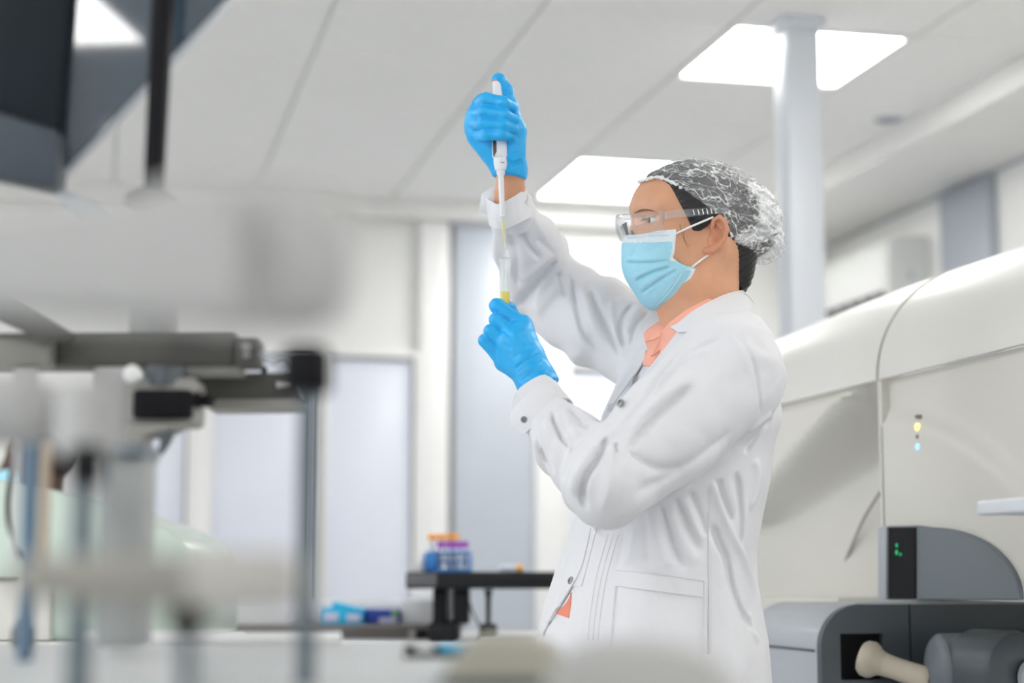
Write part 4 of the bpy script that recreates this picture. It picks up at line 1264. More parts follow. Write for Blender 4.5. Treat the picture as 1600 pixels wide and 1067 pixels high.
t0, t1 = to_world(C(788.5, 403, .004)), to_world(C(789, 505, .008))
tx = (t1 - t0) / np.linalg.norm(t1 - t0); tL = np.linalg.norm(t1 - t0)
tt = empty('test_tube', t1, 'clear glass test tube of yellow liquid held in the lower blue glove', 'test tube')
lathe('tube_wall', t0, tx, [(0, .0079), (.0, .0090), (.0015, .0086), (tL * .9, .0078), (tL * .96, .0066), (tL, .001)], M_TUBEG, tt, 24)
lathe('rim', t0, tx, [(-.0006, .0078), (-.0006, .0092), (.0012, .0092), (.0012, .0082)], M_TUBEG, tt, 24)
lathe('liquid', t0 + tx * tL * .52, tx, [(0, .0070), (.0005, .0072), (tL * .38, .0070), (tL * .44, .004)], M_YELLOW, tt, 20)

# ================================================================== RIGHT: LARGE CREAM ANALYSER
M_CREAM = mat('cream_enamel', (0.74, 0.72, 0.67), 0.35, noise=0.012, scale=2)
M_CREAM2 = mat('cream_enamel_light', (0.80, 0.79, 0.75), 0.32, noise=0.01, scale=2)
M_MGREY = mat('slate_grey_panel', (0.16, 0.185, 0.21), 0.4, noise=0.03, scale=3)
M_LGREY = mat('light_grey_plastic', (0.45, 0.48, 0.52), 0.3, noise=0.02, scale=3)
M_DGREY = mat('dark_slate_plastic', (0.075, 0.09, 0.105), 0.35, noise=0.05, scale=3)
M_BLACK = mat('matte_black', (0.008, 0.008, 0.010), 0.6, noise=0.1, spec=0.15)
M_SEAM = mat('seam_gasket', (0.42, 0.40, 0.37), 0.7)
AX = 1.45                                       # plane of its near front
def ay(px, py): return on_plane(px, py, 0, AX)
yn, yf = 2.3, ay(1378, 700)[1]
zt = ay(1352, 599)[2]
an = empty('analyser', (AX + .35, 3.6, 0), 'large cream analyser with curved hood and slate grey base behind the woman', 'machine')
ZB = ay(1500, 938)[2]
def smooth(t): t = np.clip(t, 0, 1); return t * t * (3 - 2 * t)
# front panel of the near section
n = 40
G = []
for i in range(24):
    row = []
    for j in range(n):
        y = yn + (yf - yn) * j / (n - 1); z = ZB + (zt - ZB) * i / 23
        # shallow raised field with an arched top
        cy_, cz_ = ay(1440, 700)[1], ay(1440, 640)[2]
        yy = (y - (yf)) / (ay(1600, 800)[1] - yf)
        arch = cz_ - .16 * np.clip(yy, 0, 2) ** 2
        row.append((AX + .016 * smooth((z - arch + .01) / .02), y, z))
    G.append(row)
grid_mesh('front_panel', np.array(G), M_CREAM, an, -.012)
# hood: swept arc that falls away at the far end; two sections with a seam
def hood(name, y0, y1, m, drop0, drop1, fx=0.0):
    G = []
    for j in range(30):
        t = j / 29; y = y0 + (y1 - y0) * t
        row = []
        for k in range(22):
            a = (k / 21) * math.radians(125)
            dr = drop0 + (drop1 - drop0) * t ** 2.2
            x = AX - .004 + fx + .26 * (1 - math.cos(a))
            z = zt + (.235 - dr) * math.sin(a)
            row.append((x, y, z))
        G.append(row)
    return grid_mesh(name, np.array(G), m, an, .012)
hood('hood', yn, yf - .0, M_CREAM2, .0, .0)
hood('far_hood', yf + .006, yf + 1.3, M_CREAM2, .0, .05)
arch_ = [(AX - .004 + .26 * (1 - math.cos(a)), yn - .002, zt + .235 * math.sin(a)) for a in np.linspace(0, math.radians(125), 18)]
prism('end_panel', [(AX - .004, yn - .002, ZB)] + arch_ + [(arch_[-1][0], yn - .002, ZB)], (0, .02, 0), M_CREAM, an)
tube('hood_seam', [(AX - .005 + .26 * (1 - math.cos(a)), yf + .003, zt + .2355 * math.sin(a)) for a in np.linspace(0, 1.9, 24)], .0018, M_SEAM, an, 8)
# far section: body with a diagonal fold, its right part set back
def diag(y, z):
    p0, p1 = ay(1350, 606), ay(1215, 795)
    d = np.array([p1[1] - p0[1], p1[2] - p0[2]]); nrm = np.array([-d[1], d[0]]) / np.linalg.norm(d)
    return (y - p0[1]) * nrm[0] + (z - p0[2]) * nrm[1]
G = []
for i in range(60):
    row = []
    for j in range(50):
        y = yf + 1.3 * j / 49; z = ZB + (zt - ZB) * i / 59
        s = diag(y, z)
        zl = ay(1215, 797)[2]
        low = smooth((zl - z) / .03)
        lobe = smooth(s / .06 + .3) * (1 - low)
        bulge = .012 + .06 * (1 - np.clip((z - zl) / (zt - zl), 0, 1)) ** 1.0
        rec = .20 - .20 * smooth((y - yf) / .7)
        x = (AX + .02 + rec) * (1 - lobe) + (AX + .012 - bulge) * lobe
        top_ = smooth((z - zt + .02) / .02)
        x = x * (1 - top_) + (AX + .01) * top_
        row.append((x, y, z))
    G.append(row)
grid_mesh('far_body', np.array(G), M_CREAM, an, -.012)
prism('corner_post', [(AX, yf - .004, ZB), (AX, yf + .012, ZB), (AX + .23, yf + .012, ZB), (AX + .23, yf - .004, ZB)], (0, 0, zt - ZB), M_CREAM, an)
box('back_body', (AX + .26, yn, ZB + .005), (AX + .75, yf + 1.25, zt - .05), M_CREAM, an, .02)
cs = []
for px, py in ((1376, 768), (1350, 810), (1328, 860), (1310, 905), (1303, 935)):
    x_ = AX + .1
    for _ in range(6):
        q_ = on_plane(px, py, 0, x_); x_ = AX + .014 + .20 - .20 * smooth((q_[1] - yf) / .7)
    cs.append(on_plane(px, py, 0, x_))
tube('cable_seam', cs, .0035, M_SEAM, an, 8, n=24)
# quarter-round grey window with a dark slot
def ap(px, py, dx=0.0):
    p = ay(px, py); return np.array([AX + dx, p[1], p[2]])
arc = [(1384, 937), (1384, 826), (1392, 822), (1440, 821), (1460, 824)] + [(1460 + 140 * math.sin(a), 937 - 113 * math.cos(a) + 0) for a in np.linspace(.15, 1.5, 14)] + [(1600, 937)]
prism('grey_window', [ap(x, y, -.010) for x, y in arc], (.012, 0, 0), M_MGREY, an, .002, 1)
prism('dark_slot', [ap(x, y, -.013) for x, y in ((1398, 935), (1398, 824), (1440, 824), (1440, 935))], (.01, 0, 0), M_BLACK, an)
prism('slot_edge', [ap(x, y, -.016) for x, y in ((1384, 937), (1384, 824), (1397, 822), (1397, 937))], (.01, 0, 0), M_LGREY, an, .001, 1)
M_LEDG = emit('green_led', (0.01, 0.35, 0.12), 0.6); M_LEDY = emit('amber_led', (1.0, 0.75, 0.2), 1.6); M_LEDB = emit('blue_led', (0.2, 0.5, 1.0), 1.6); M_LEDO = mat('dark_led', (.25, .24, .22), .4)
for px, py, m, r in ((1412, 852, M_LEDG, .004), (1412, 863, M_LEDG, .005), (1418, 866, M_LEDG, .003)):
    lathe('status_led', ap(px, py, -.013), (-1, 0, 0), [(0, r), (.002, r * .9), (.003, r * .3)], m, an, 12)
for px, py, m, r in ((1433, 651, M_LEDO, .004), (1433.5, 667, M_LEDY, .007), (1434, 682, M_LEDO, .004), (1434.5, 698, M_LEDB, .0055)):
    lathe('status_led', ap(px, py, .008), (-1, 0, 0), [(0, r), (.010, r * .95), (.012, r * .4)], m, an, 14)

# grey base unit in front of it
bu = an
BY = 3.0                                        # slate grey base with a recessed opening, same machine
def by(px, py, y=BY): return on_plane(px, py, 1, y)
b0 = by(1290, 1000); zt_ = by(1340, 944)[2]
prof = []
rr_ = by(1345, 944)[0] - by(1283, 944)[0]
xl = by(1283, 1000)[0]
for a in np.linspace(math.pi, math.pi / 2, 10):
    prof.append((xl + rr_ + rr_ * math.cos(a), BY, zt_ - rr_ + rr_ * math.sin(a)))
prof += [(2.6, BY, zt_), (2.6, BY, .45), (xl, BY, .45)]
prism('base_shell', [np.array(p) + np.array([0, .02, 0]) for p in prof], (0, .34, 0), M_LGREY, bu, .012, 3)
# dark front panel with a square opening (built as a frame of four pieces round the hole)
hx0, hx1 = by(1313, 1000)[0], by(1380, 1000)[0]
hz1 = by(1345, 990)[2]; hz0 = by(1345, 1062)[2]
front = [np.array(p) for p in prof]
bm_pts = front
xa = hx0 - .004; xb = hx1 + .004
left = [p for p in front if p[0] < xa]
def zat(x):
    d = rr_ ** 2 - (xl + rr_ - x) ** 2
    return zt_ - rr_ + math.sqrt(max(d, 0)) if x < xl + rr_ else zt_
fl = [p for p in front[:10] if p[0] < hx0]
prism('base_front', [np.array((xl, BY, .45))] + fl + [np.array((hx0, BY, zat(hx0))), np.array((hx0, BY, .45))], (0, .02, 0), M_DGREY, bu)
fm = [p for p in front[:10] if hx0 <= p[0] <= hx1]
prism('base_front', [np.array((hx0, BY, hz1)), np.array((hx0, BY, zat(hx0)))] + fm + [np.array((hx1, BY, zat(hx1))), np.array((hx1, BY, hz1))], (0, .02, 0), M_DGREY, bu)
fr = [p for p in front[:10] if p[0] > hx1]
prism('base_front', [np.array((hx1, BY, .45)), np.array((hx1, BY, zat(hx1)))] + fr + [np.array((2.6, BY, zt_)), np.array((2.6, BY, .45))], (0, .02, 0), M_DGREY, bu)
prism('base_front', [np.array((hx0, BY, .45)), np.array((hx0, BY, hz0)), np.array((hx1, BY, hz0)), np.array((hx1, BY, .45))], (0, .02, 0), M_DGREY, bu)
box('base_recess', (hx0, BY + .016, hz0), (hx1, BY + .0205, hz1), M_BLACK, bu)
box('base_edge', (by(1330, 944)[0] + .02, BY - .001, zt_ - .0005), (2.6, BY + .03, zt_ + .004), M_LGREY, bu, .001)
sx = by(1420, 960)[0]
box('base_joint', (sx, BY - .001, .45), (sx + .002, BY + .01, zt_), M_BLACK, bu)
box('base_groove', (xl - .002, BY + .03, by(1250, 1020)[2]), (xl + .01, BY + .35, by(1250, 1016)[2]), M_DGREY, bu)
box('plinth', (AX - .0, BY + .37, .0), (AX + .75, yf + 1.25, ZB), M_CREAM, an, .01)
box('base_pedestal', (xl + .05, BY + .05, 0), (2.5, BY + .33, .46), M_LGREY, bu, .01)
# beige reader handle resting in the opening
M_BEIGE = mat('beige_plastic', (0.56, 0.50, 0.40), 0.4, noise=0.03, scale=20)
hb = by(1348, 1030, BY - .0)
rd = empty('handheld_reader', by(1345, 1050), 'beige reader with a black cable plugged into the grey opening', 'reader')
hd = np.array([.72, -.60, -.30]); hd /= np.linalg.norm(hd)
head0 = by(1346, 1028) + np.array([0, -.026, 0]) + np.array([0, .0, 0])
lathe('reader_head', head0 - hd * .012, hd, [(0, .026), (.006, .031), (.018, .033), (.026, .030), (.034, .023), (.05, .019)], M_BEIGE, rd, 28)
lathe('handle', head0 + hd * .022, hd, [(0, .021), (.03, .0195), (.075, .021), (.088, .0215), (.094, .018)], M_BEIGE, rd, 24)
lathe('grip_foot', head0 + hd * .09 + np.array([0, 0, -.0]), np.array([.25, -.1, -1.]), [(0, .013), (.02, .012), (.045, .010)], M_BEIGE, rd, 16)
c0 = head0 + hd * .112
tube('cable', [head0 + hd * .10, c0, c0 + np.array([.010, -.012, -.02]), c0 + np.array([.008, -.02, -.05]), c0 + np.array([.004, -.02, -.10])], [.013, .009, .006, .004, .003], M_BLACK, rd, 12, n=24)
for k in range(5):
    q = head0 + hd * (.105 + .007 * k) + np.array([.004 * k, 0, -.002 * k])
    lathe('cable_rib', q, hd + np.array([.2, 0, 0]), [(0, .0105 - .001 * k), (.003, .0105 - .001 * k)], M_BLACK, rd, 14)
# grey roller housing at lower right
rh = empty('roller_housing', by(1510, 1060, 2.82), 'grey cylinder housing with rounded end at the lower right edge', 'machine')
c1 = on_plane(1452, 1046, 1, 2.89); c2 = on_plane(1562, 1050, 1, 2.74)
ax_ = np.array([1., -.12, 0.]); R_ = .062
tube('barrel', [c1, c1 + ax_ * .02, c1 + ax_ * .05, c1 + ax_ * .34], [.030, .052, .060, .062, .062, .062, .062, .062], M_MGREY, rh, 36, n=24)
e0 = on_plane(1590, 1047, 1, 2.76)
lathe('end_drum', e0, np.array([.25, -1., 0.]), [(-.10, .066), (-.01, .066), (0, .062), (.006, .05), (.006, .028)], M_DGREY, rh, 36)
lathe('hub', e0 + np.array([.02, -.008, -.012]), np.array([.25, -1., 0.]), [(0, .030), (.008, .028), (.012, .02)], M_LGREY, rh, 24)
box('support', c1 + np.array([.03, -.04, -.45]), c1 + np.array([.33, .03, -.05]), M_MGREY, rh, .01)
# white shelf end
shz0, shz1 = on_plane(1525, 805, 1, 2.2)[2], on_plane(1525, 783, 1, 2.2)[2]
shx = on_plane(1525, 790, 1, 2.2)[0]
shf = empty('side_shelf', (1.36, 2.1, 0), 'white shelf board on a post at the right edge of the picture', 'shelf')
box('board', (shx, 2.0, shz0), (1.40, 2.2, shz1), M_POST, shf, .004, 3)
box('post', (1.34, 2.06, .03), (1.38, 2.12, shz0), M_POST, shf, .006)
box('foot', (1.22, 1.98, 0), (1.44, 2.2, .03), M_LGREY, shf, .006)

# ================================================================== WALL AIR CONDITIONER
M_ACW = mat('air_conditioner_plastic', (0.72, 0.73, 0.71), 0.35, noise=0.01)
ac = empty('air_conditioner', (X1 - .1, 7.35, 2.15), 'white wall mounted air conditioner right of the white post', 'air conditioner')
y0_, y1_ = 6.93, 7.84
pf = [(X1, 2.17), (X1 - .06, 2.155), (X1 - .15, 2.165), (X1 - .2, 2.20), (X1 - .205, 2.26), (X1 - .20, 2.40), (X1 - .17, 2.44), (X1, 2.45)]
prism('body', [(x, y0_ + .04, z) for x, z in pf], (0, y1_ - y0_ - .08, 0), M_ACW, ac, .008)
for yy in (y0_, y1_ - .042):
    prism('end_cap', [(x + .004, yy, z) for x, z in pf], (0, .042, 0), M_ACW, ac, .012, 3)
prism('louvre', [(X1 - .205, y0_ + .05, 2.20), (X1 - .15, y0_ + .05, 2.155), (X1 - .145, y0_ + .05, 2.162), (X1 - .197, y0_ + .05, 2.215)], (0, y1_ - y0_ - .1, 0), M_BLACK, ac, .001, 1)
for k in range(6):
    yy = y0_ + .12 + k * .13
    box('vane', (X1 - .205, yy, 2.165), (X1 - .16, yy + .012, 2.20), M_LGREY, ac)
box('side_button', (X1 - .10, y0_ - .004, 2.25), (X1 - .085, y0_ + .01, 2.29), M_LGREY, ac, .001)

# ================================================================== BACKGROUND BENCH
M_BENCH = mat('bench_laminate', (0.74, 0.76, 0.80), 0.35, noise=0.015)
M_STAGE = mat('black_stage_metal', (0.012, 0.013, 0.015), 0.5, noise=0.1, spec=0.25)
M_BLUE = mat('blue_rack_plastic', (0.03, 0.22, 0.62), 0.35, noise=0.05)
M_PURPLE = mat('purple_cap', (0.36, 0.04, 0.45), 0.4)
M_ORANGE = mat('orange_cap', (0.95, 0.42, 0.06), 0.4)
M_CYANBOX = mat('cyan_carton', (0.01, 0.50, 0.85), 0.5)
M_NAVYBOX = mat('navy_carton', (0.015, 0.06, 0.38), 0.5)
M_WHITEBOX = mat('white_carton', (0.82, 0.83, 0.87), 0.5)
M_PINK = mat('pale_print', (0.62, 0.62, 0.80), 0.5)
M_GREEN = mat('green_print', (0.22, 0.45, 0.25), 0.5)
M_BROWNB = mat('taupe_board', (0.20, 0.18, 0.17), 0.5)
BT = vp(600, 1004, 4.5)[2]
bench = empty('lab_bench', vp(560, 1004, 4.8) * [1, 1, 0], 'white laboratory bench along the back of the room', 'bench')
a = vp(290, 1004, 4.3); b = vp(880, 1004, 4.3)
def slab(name, px0, px1, d0, d1, z0, z1, m, parent=None, bev=.004, ref=1004):
    p = [vp(px0, ref, d0), vp(px1, ref, d0)]
    q = [p[0], p[1], p[1] + FLAT * (d1 - d0), p[0] + FLAT * (d1 - d0)]
    return prism(name, [np.array([v[0], v[1], z0]) for v in q], (0, 0, z1 - z0), m, parent, bev)
slab('worktop', 300, 900, 4.25, 5.35, BT - .035, BT, M_BENCH, bench)
slab('cabinet', 306, 894, 4.3, 5.3, 0.08, BT - .035, M_BENCH, bench)
for k in range(5):
    x = 306 + k * 117.6
    d_ = slab('cabinet_door', x + 3, x + 114, 4.28, 4.3, .1, BT - .05, M_WHITEBOX, bench, .003)
    slab('door_handle', x + 50, x + 68, 4.262, 4.282, BT - .12, BT - .105, M_LGREY, d_, .003)
slab('kick_board', 312, 888, 4.34, 5.2, 0, .08, M_SKIRT, bench)
# dark riser tray with cartons
dk = empty('riser_tray', vp(500, 1003, 4.75), 'dark low riser tray on the white bench under the cartons', 'tray')
zt2 = vp(600, 976, 4.75)[2]
slab('top_board', 300, 722, 4.72, 5.25, zt2 - .012, zt2, M_BROWNB, dk, .002)
slab('front_board', 300, 506, 4.74, 4.76, BT, zt2 - .012, M_STAGE, dk, .001)
slab('front_board', 507, 530, 4.74, 4.76, BT, zt2 - .012, mat('blue_grey_board', (.06, .09, .15), .5), dk, .001)
slab('front_board', 532, 638, 4.74, 4.76, BT, zt2 - .012, M_BROWNB, dk, .001)
slab('divider', 639, 649, 4.73, 4.76, BT, zt2 - .012, mat('pale_taupe', (.45, .42, .38), .5), dk, .001)
slab('front_board', 650, 720, 4.74, 4.76, BT, zt2 - .012, M_STAGE, dk, .001)
def carton(name, px0, px1, py0, d, dp, m, label, z=None):
    e = empty(name, vp((px0 + px1) / 2, 976, d) * [1, 1, 0] + np.array([0, 0, z or zt2]), label, 'box', 'cartons on the back bench')
    h_ = vp(px0, py0, d)[2]
    slab('box_body', px0, px1, d, d + dp, z or zt2, h_, m, e, .003)
    return e, h_
e, h_ = carton('glove_carton', 499, 566, 950, 4.80, .12, M_CYANBOX, 'bright blue carton with pale panels beside the grey rod')
slab('printed_panel', 503, 528, 4.797, 4.80, zt2 + .008, h_ - .012, M_PINK, e, .0005)
slab('printed_panel', 541, 563, 4.797, 4.80, zt2 + .008, h_ - .016, M_PINK, e, .0005)
q0 = vp(522, 950, 4.82)
prism('open_flap', [vp(520, 940, 4.80), vp(562, 952, 4.80), vp(560, 957, 4.80), vp(518, 950, 4.80)], FLAT * .1, M_CYANBOX, e, .001)
e, h_ = carton('navy_carton', 569, 624, 952, 4.83, .12, M_NAVYBOX, 'dark blue carton with a green corner next to the bright blue one')
slab('printed_corner', 611, 622, 4.827, 4.83, zt2 + .018, h_ - .002, M_GREEN, e, .0005)
slab('printed_strip', 592, 620, 4.827, 4.83, zt2 + .003, zt2 + .016, M_PINK, e, .0005)
carton('white_carton', 626, 684, 937, 4.85, .12, M_WHITEBOX, 'white carton left of the black stage column')
carton('white_carton', 642, 682, 921, 5.0, .12, M_WHITEBOX, 'tall white carton under the black stage end')
carton('flat_carton', 462, 640, 938, 5.04, .15, M_WHITEBOX, 'long flat white carton behind the two blue ones')
carton('white_carton', 345, 452, 945, 4.86, .14, M_WHITEBOX, 'white carton at the left end of the dark riser')

# black raised stage with column
st = empty('raised_stage', vp(690, 1003, 4.5), 'black raised stage on a column standing on the white bench', 'stand')
zs = vp(700, 893, 4.45)[2]; zs0 = vp(700, 920, 4.45)[2]
slab('stage_plate', 634, 905, 4.45, 4.85, zs0, zs, M_STAGE, st, .006, 905)
slab('edge_strip', 636, 682, 4.446, 4.452, zs0 + .006, zs - .004, mat('grey_edge_strip', (.12, .12, .13), .4), st, .001, 905)
slab('column', 676, 697, 4.55, 4.66, BT + .03, zs0, M_STAGE, st, .006, 960)
slab('column_foot', 668, 716, 4.5, 4.72, BT, BT + .05, M_STAGE, st, .012, 990)
slab('drive_box', 708, 733, 4.52, 4.64, vp(700, 975, 4.52)[2], zs0, M_STAGE, st, .005, 950)
slab('guide_bar', 699, 706, 4.58, 4.6, vp(700, 975, 4.58)[2], zs0, M_LGREY, st, .002, 950)
j0 = vp(763, 921, 4.55)
lathe('adjuster', j0, (0, 0, -1), [(0, .012), (.02, .007), (.085, .006), (.085, .016), (.09, .022), (.115, .024), (.122, .018)], M_STAGE, st, 20)
tube('lead', [vp(731, 935, 4.54), vp(740, 960, 4.54), vp(752, 985, 4.54), vp(748, 1002, 4.5)], .0025, M_BLACK, st, 8, n=16)
# tube rack with capped tubes
rk = empty('tube_rack', vp(700, 893, 4.58), 'blue tube rack on the black stage', 'rack')
zr = zs; rh_ = vp(700, 862, 4.55)[2]
slab('rack_base', 664, 736, 4.52, 4.64, zr, zr + .008, M_BLUE, rk, .002, 890)
slab('rack_top', 664, 736, 4.52, 4.64, rh_ - .004, rh_, M_BLUE, rk, .001, 890)
slab('rack_shelf', 664, 736, 4.52, 4.64, (zr + rh_) / 2 - .002, (zr + rh_) / 2 + .002, M_BLUE, rk, .001, 890)
slab('side_wall', 664, 682, 4.52, 4.64, zr, rh_, M_BLUE, rk, .002, 890)
slab('side_wall', 733, 736, 4.52, 4.64, zr, rh_, M_BLUE, rk, .001, 890)
M_TUBEW = mat('tube_translucent_white', (0.75, 0.80, 0.88), 0.3)
TG = 'capped sample tubes in the rack'
names = ['first', 'second', 'third', 'fourth']
for row, (d_, capm, pyc, cname, off) in enumerate(((4.55, M_PURPLE, 846, 'purple', 0), (4.61, M_ORANGE, 834, 'orange', -14))):
    for k in range(4):
        px = 688 + off + k * 12.6
        b_ = vp(px, 890, d_); b_[2] = zr + .008
        ht = vp(px, pyc, d_)[2] - b_[2]
        t_ = empty('sample_tube', b_, '%s tube from the left in the row of %s caps in the rack' % (names[k], cname), 'tube', TG)
        lathe('tube_wall', b_, (0, 0, 1), [(0, .003), (.012, .0075), (ht - .014, .0080)], M_TUBEW, t_, 12)
        lathe('cap', b_ + np.array([0, 0, ht - .016]), (0, 0, 1), [(0, .0098), (.014, .0098), (.016, .0085)], capm, t_, 14)
for k, (px, d_, hh, lb) in enumerate(((655, 4.52, .034, 'small white vial standing left of the blue rack, front one'), (660, 4.60, .048, 'small white vial standing left of the blue rack, taller one'))):
    b_ = vp(px, 890, d_); b_[2] = zs
    v_ = empty('vial', b_, lb, 'vial', 'white vials by the rack')
    lathe('vial_body', b_, (0, 0, 1), [(0, .008), (.001, .0088), (hh * .7, .0088), (hh * .75, .006)], M_WHITEBOX, v_, 14)
    lathe('vial_cap', b_ + np.array([0, 0, hh * .72]), (0, 0, 1), [(0, .0085), (hh * .26, .0085), (hh * .28, .007)], M_WHITEEL, v_, 14)
b_ = vp(780, 890, 4.55); b_[2] = zs + .009
lt = empty('sample_tube', b_, 'tube with an orange cap lying on the black stage', 'tube')
lathe('tube_wall', b_, RGT, [(0, .003), (.006, .0075), (.045, .0080)], M_TUBEW, lt, 12)
lathe('cap', b_ + RGT * .044, RGT, [(0, .009), (.014, .009), (.016, .008)], M_ORANGE, lt, 14)

# ================================================================== PALE GREEN MACHINE AT LEFT, SEATED COLLEAGUE BEHIND IT
M_MINT = mat('pale_green_enamel', (0.58, 0.68, 0.60), 0.25, noise=0.015, scale=3)
M_OFFW = mat('off_white_enamel', (0.72, 0.71, 0.67), 0.35, noise=0.015)
mt = empty('pale_green_machine', vp(130, 1000, 3.6) * [1, 1, 0], 'pale green rounded machine behind the grey rods at left', 'machine')
out = [(-140, 742), (-60, 745), (0, 749), (60, 761), (120, 779), (180, 797), (225, 813), (262, 829), (288, 848), (302, 872), (306, 900), (306, 1002), (-140, 1002)]
prism('hood', [vp(x, y, 3.55) for x, y in out], FLAT * .55, M_MINT, mt, .015, 3)
out2 = [(-140, 905), (78, 905), (78, 1001), (-140, 1001)]
prism('door_panel', [vp(x, y, 3.53) for x, y in out2], FLAT * .05, M_OFFW, mt, .006)
prism('seam_strip', [vp(x, y, 3.52) for x, y in ((-140, 900), (24, 902), (24, 906), (-140, 905))], FLAT * .03, M_BROWNB, mt)
prism('seam_strip', [vp(x, y, 3.53) for x, y in ((205, 1002), (312, 1002), (312, 1006), (205, 1006))], FLAT * .03, M_BROWNB, mt)
zb_ = vp(100, 1003, 3.55)[2]
slab('base', -140, 312, 3.5, 4.12, 0, zb_, M_OFFW, mt, .01, 1003)

M_SKIN2 = mat('dark_brown_skin', (0.075, 0.030, 0.018), 0.5, noise=0.1, scale=30, sub=0.1)
M_HAIR2 = mat('short_brown_hair', (0.030, 0.012, 0.009), 0.7, noise=0.4, scale=150, bump=0.6, bscale=250)
hc2 = vp(58, 722, 4.75); base2 = hc2 * [1, 1, 0]
p2 = empty('person', base2, 'seated colleague in white coat mostly hidden behind the pale green machine', 'person')
def lp(f, u, s): return hc2 + -RGT * f + FLAT * s + np.array([0, 0, u])
def sd_p2(p):
    q = np.stack([(p - hc2) @ -RGT, p[:, 2] - hc2[2], (p - hc2) @ FLAT], 1)
    d = s_ell(q, np.array([-.01, .03, 0]), (.092, .085, .074))
    d = smin(d, s_ell(q, np.array([.03, -.045, 0]), (.058, .075, .056)), .03)
    d = smin(d, s_cone(q, (.085, .0, 0), (.098, -.032, 0), .009, .013), .012)
    d = smin(d, s_cone(q, (.055, -.075, 0), (.07, -.10, 0), .03, .022), .02)
    for sg in (1, -1):
        d = smin(d, s_ell(q, np.array([-.012, -.01, .072 * sg]), (.016, .03, .008)), .006)
        d = smax(d, -s_ell(q, np.array([.094, -.002, .033 * sg]), (.02, .010, .017)), .008)
    d = smin(d, s_cone(q, (-.02, -.06, 0), (-.03, -.2, 0), .052, .058), .03)
    d = smin(d, s_chain(q, [np.array(v) for v in ((-.04, -.26, 0), (-.06, -.45, 0), (-.08, -.70, 0))], (.11, .13, .14), .05), .06)
    for sg in (1, -1):
        d = smin(d, s_chain(q, [np.array(v) for v in ((-.04, -.22, .16 * sg), (-.02, -.48, .21 * sg), (.20, -.55, .14 * sg))], (.055, .045, .03), .02), .04)
        d = smin(d, s_chain(q, [np.array(v) for v in ((-.06, -.76, .09 * sg), (.34, -.76, .12 * sg), (.34, -1.20, .12 * sg), (.44, -1.23, .12 * sg))], (.085, .065, .05, .04), .03), .04)
    return d
V, F = polygonise(sd_p2, hc2 - [.5, .5, 1.28], hc2 + [.6, .5, .16], .010, 4)
V = relax(V, F, 2, .4)
cz = V[F].mean(1)[:, 2] - hc2[2]; cf_ = (V[F].mean(1) - hc2) @ -RGT
quads_obj('body', V, F, M_SKIN2, p2, cam_frame=False)
def sd_hair2(p):
    q = np.stack([(p - hc2) @ -RGT, p[:, 2] - hc2[2], (p - hc2) @ FLAT], 1)
    d = s_ell(q, np.array([-.014, .034, 0]), (.099, .092, .081))
    return smax(d, s_poly(q[:, :2], [(-.14, -.07), (-.05, -.07), (-.02, -.0), (.03, .02), (.075, .075), (.075, .2), (-.14, .2)]), .01)
V, F = polygonise(sd_hair2, hc2 - .18, hc2 + .18, .006)
quads_obj('hair', V, F, M_HAIR2, p2, cam_frame=False)
def sd_coat2(p):
    q = np.stack([(p - hc2) @ -RGT, p[:, 2] - hc2[2], (p - hc2) @ FLAT], 1)
    d = s_chain(q, [np.array(v) for v in ((-.035, -.25, 0), (-.06, -.45, 0), (-.08, -.74, 0))], (.12, .15, .17), .05)
    for sg in (1, -1):
        d = smin(d, s_chain(q, [np.array(v) for v in ((-.04, -.23, .16 * sg), (-.02, -.48, .21 * sg), (.17, -.55, .15 * sg))], (.07, .06, .045), .02), .05)
    return smax(d, q[:, 1] + .155, .01)
V, F = polygonise(sd_coat2, hc2 - [.5, .5, 1.05], hc2 + [.5, .5, .0], .010, 4)
quads_obj('lab_coat', relax(V, F, 2, .4), F, M_COAT, p2, cam_frame=False)
def sd_mask2(p):
    q = np.stack([(p - hc2) @ -RGT, p[:, 2] - hc2[2], (p - hc2) @ FLAT], 1)
    d = s_ell(q, np.array([.045, -.055, 0]), (.062, .062, .062))
    return smax(smax(d, -(q[:, 0] - .03), .004), q[:, 1] + .022, .004)
V, F = polygonise(sd_mask2, hc2 - .15, hc2 + .15, .006)
quads_obj('face_mask', V, F, M_MASKB, p2, cam_frame=False)
# stool under the colleague
so = base2 + RGT * .06
stl = empty('lab_stool', so, 'grey laboratory stool under the seated colleague', 'stool')
zs_ = hc2[2] - .95
lathe('seat', so + np.array([0, 0, zs_ - .05]), (0, 0, 1), [(0, .17), (.02, .19), (.04, .19), (.05, .17)], M_DGREY, stl, 28)
lathe('post', so + np.array([0, 0, .05]), (0, 0, 1), [(0, .03), (zs_ - .1, .025)], M_LGREY, stl, 16)
for k in range(5):
    a = 2 * math.pi * k / 5
    tube('foot', [so + np.array([0, 0, .07]), so + np.array([.25 * math.cos(a), .25 * math.sin(a), .02])], [.022, .018], M_LGREY, stl, 10)

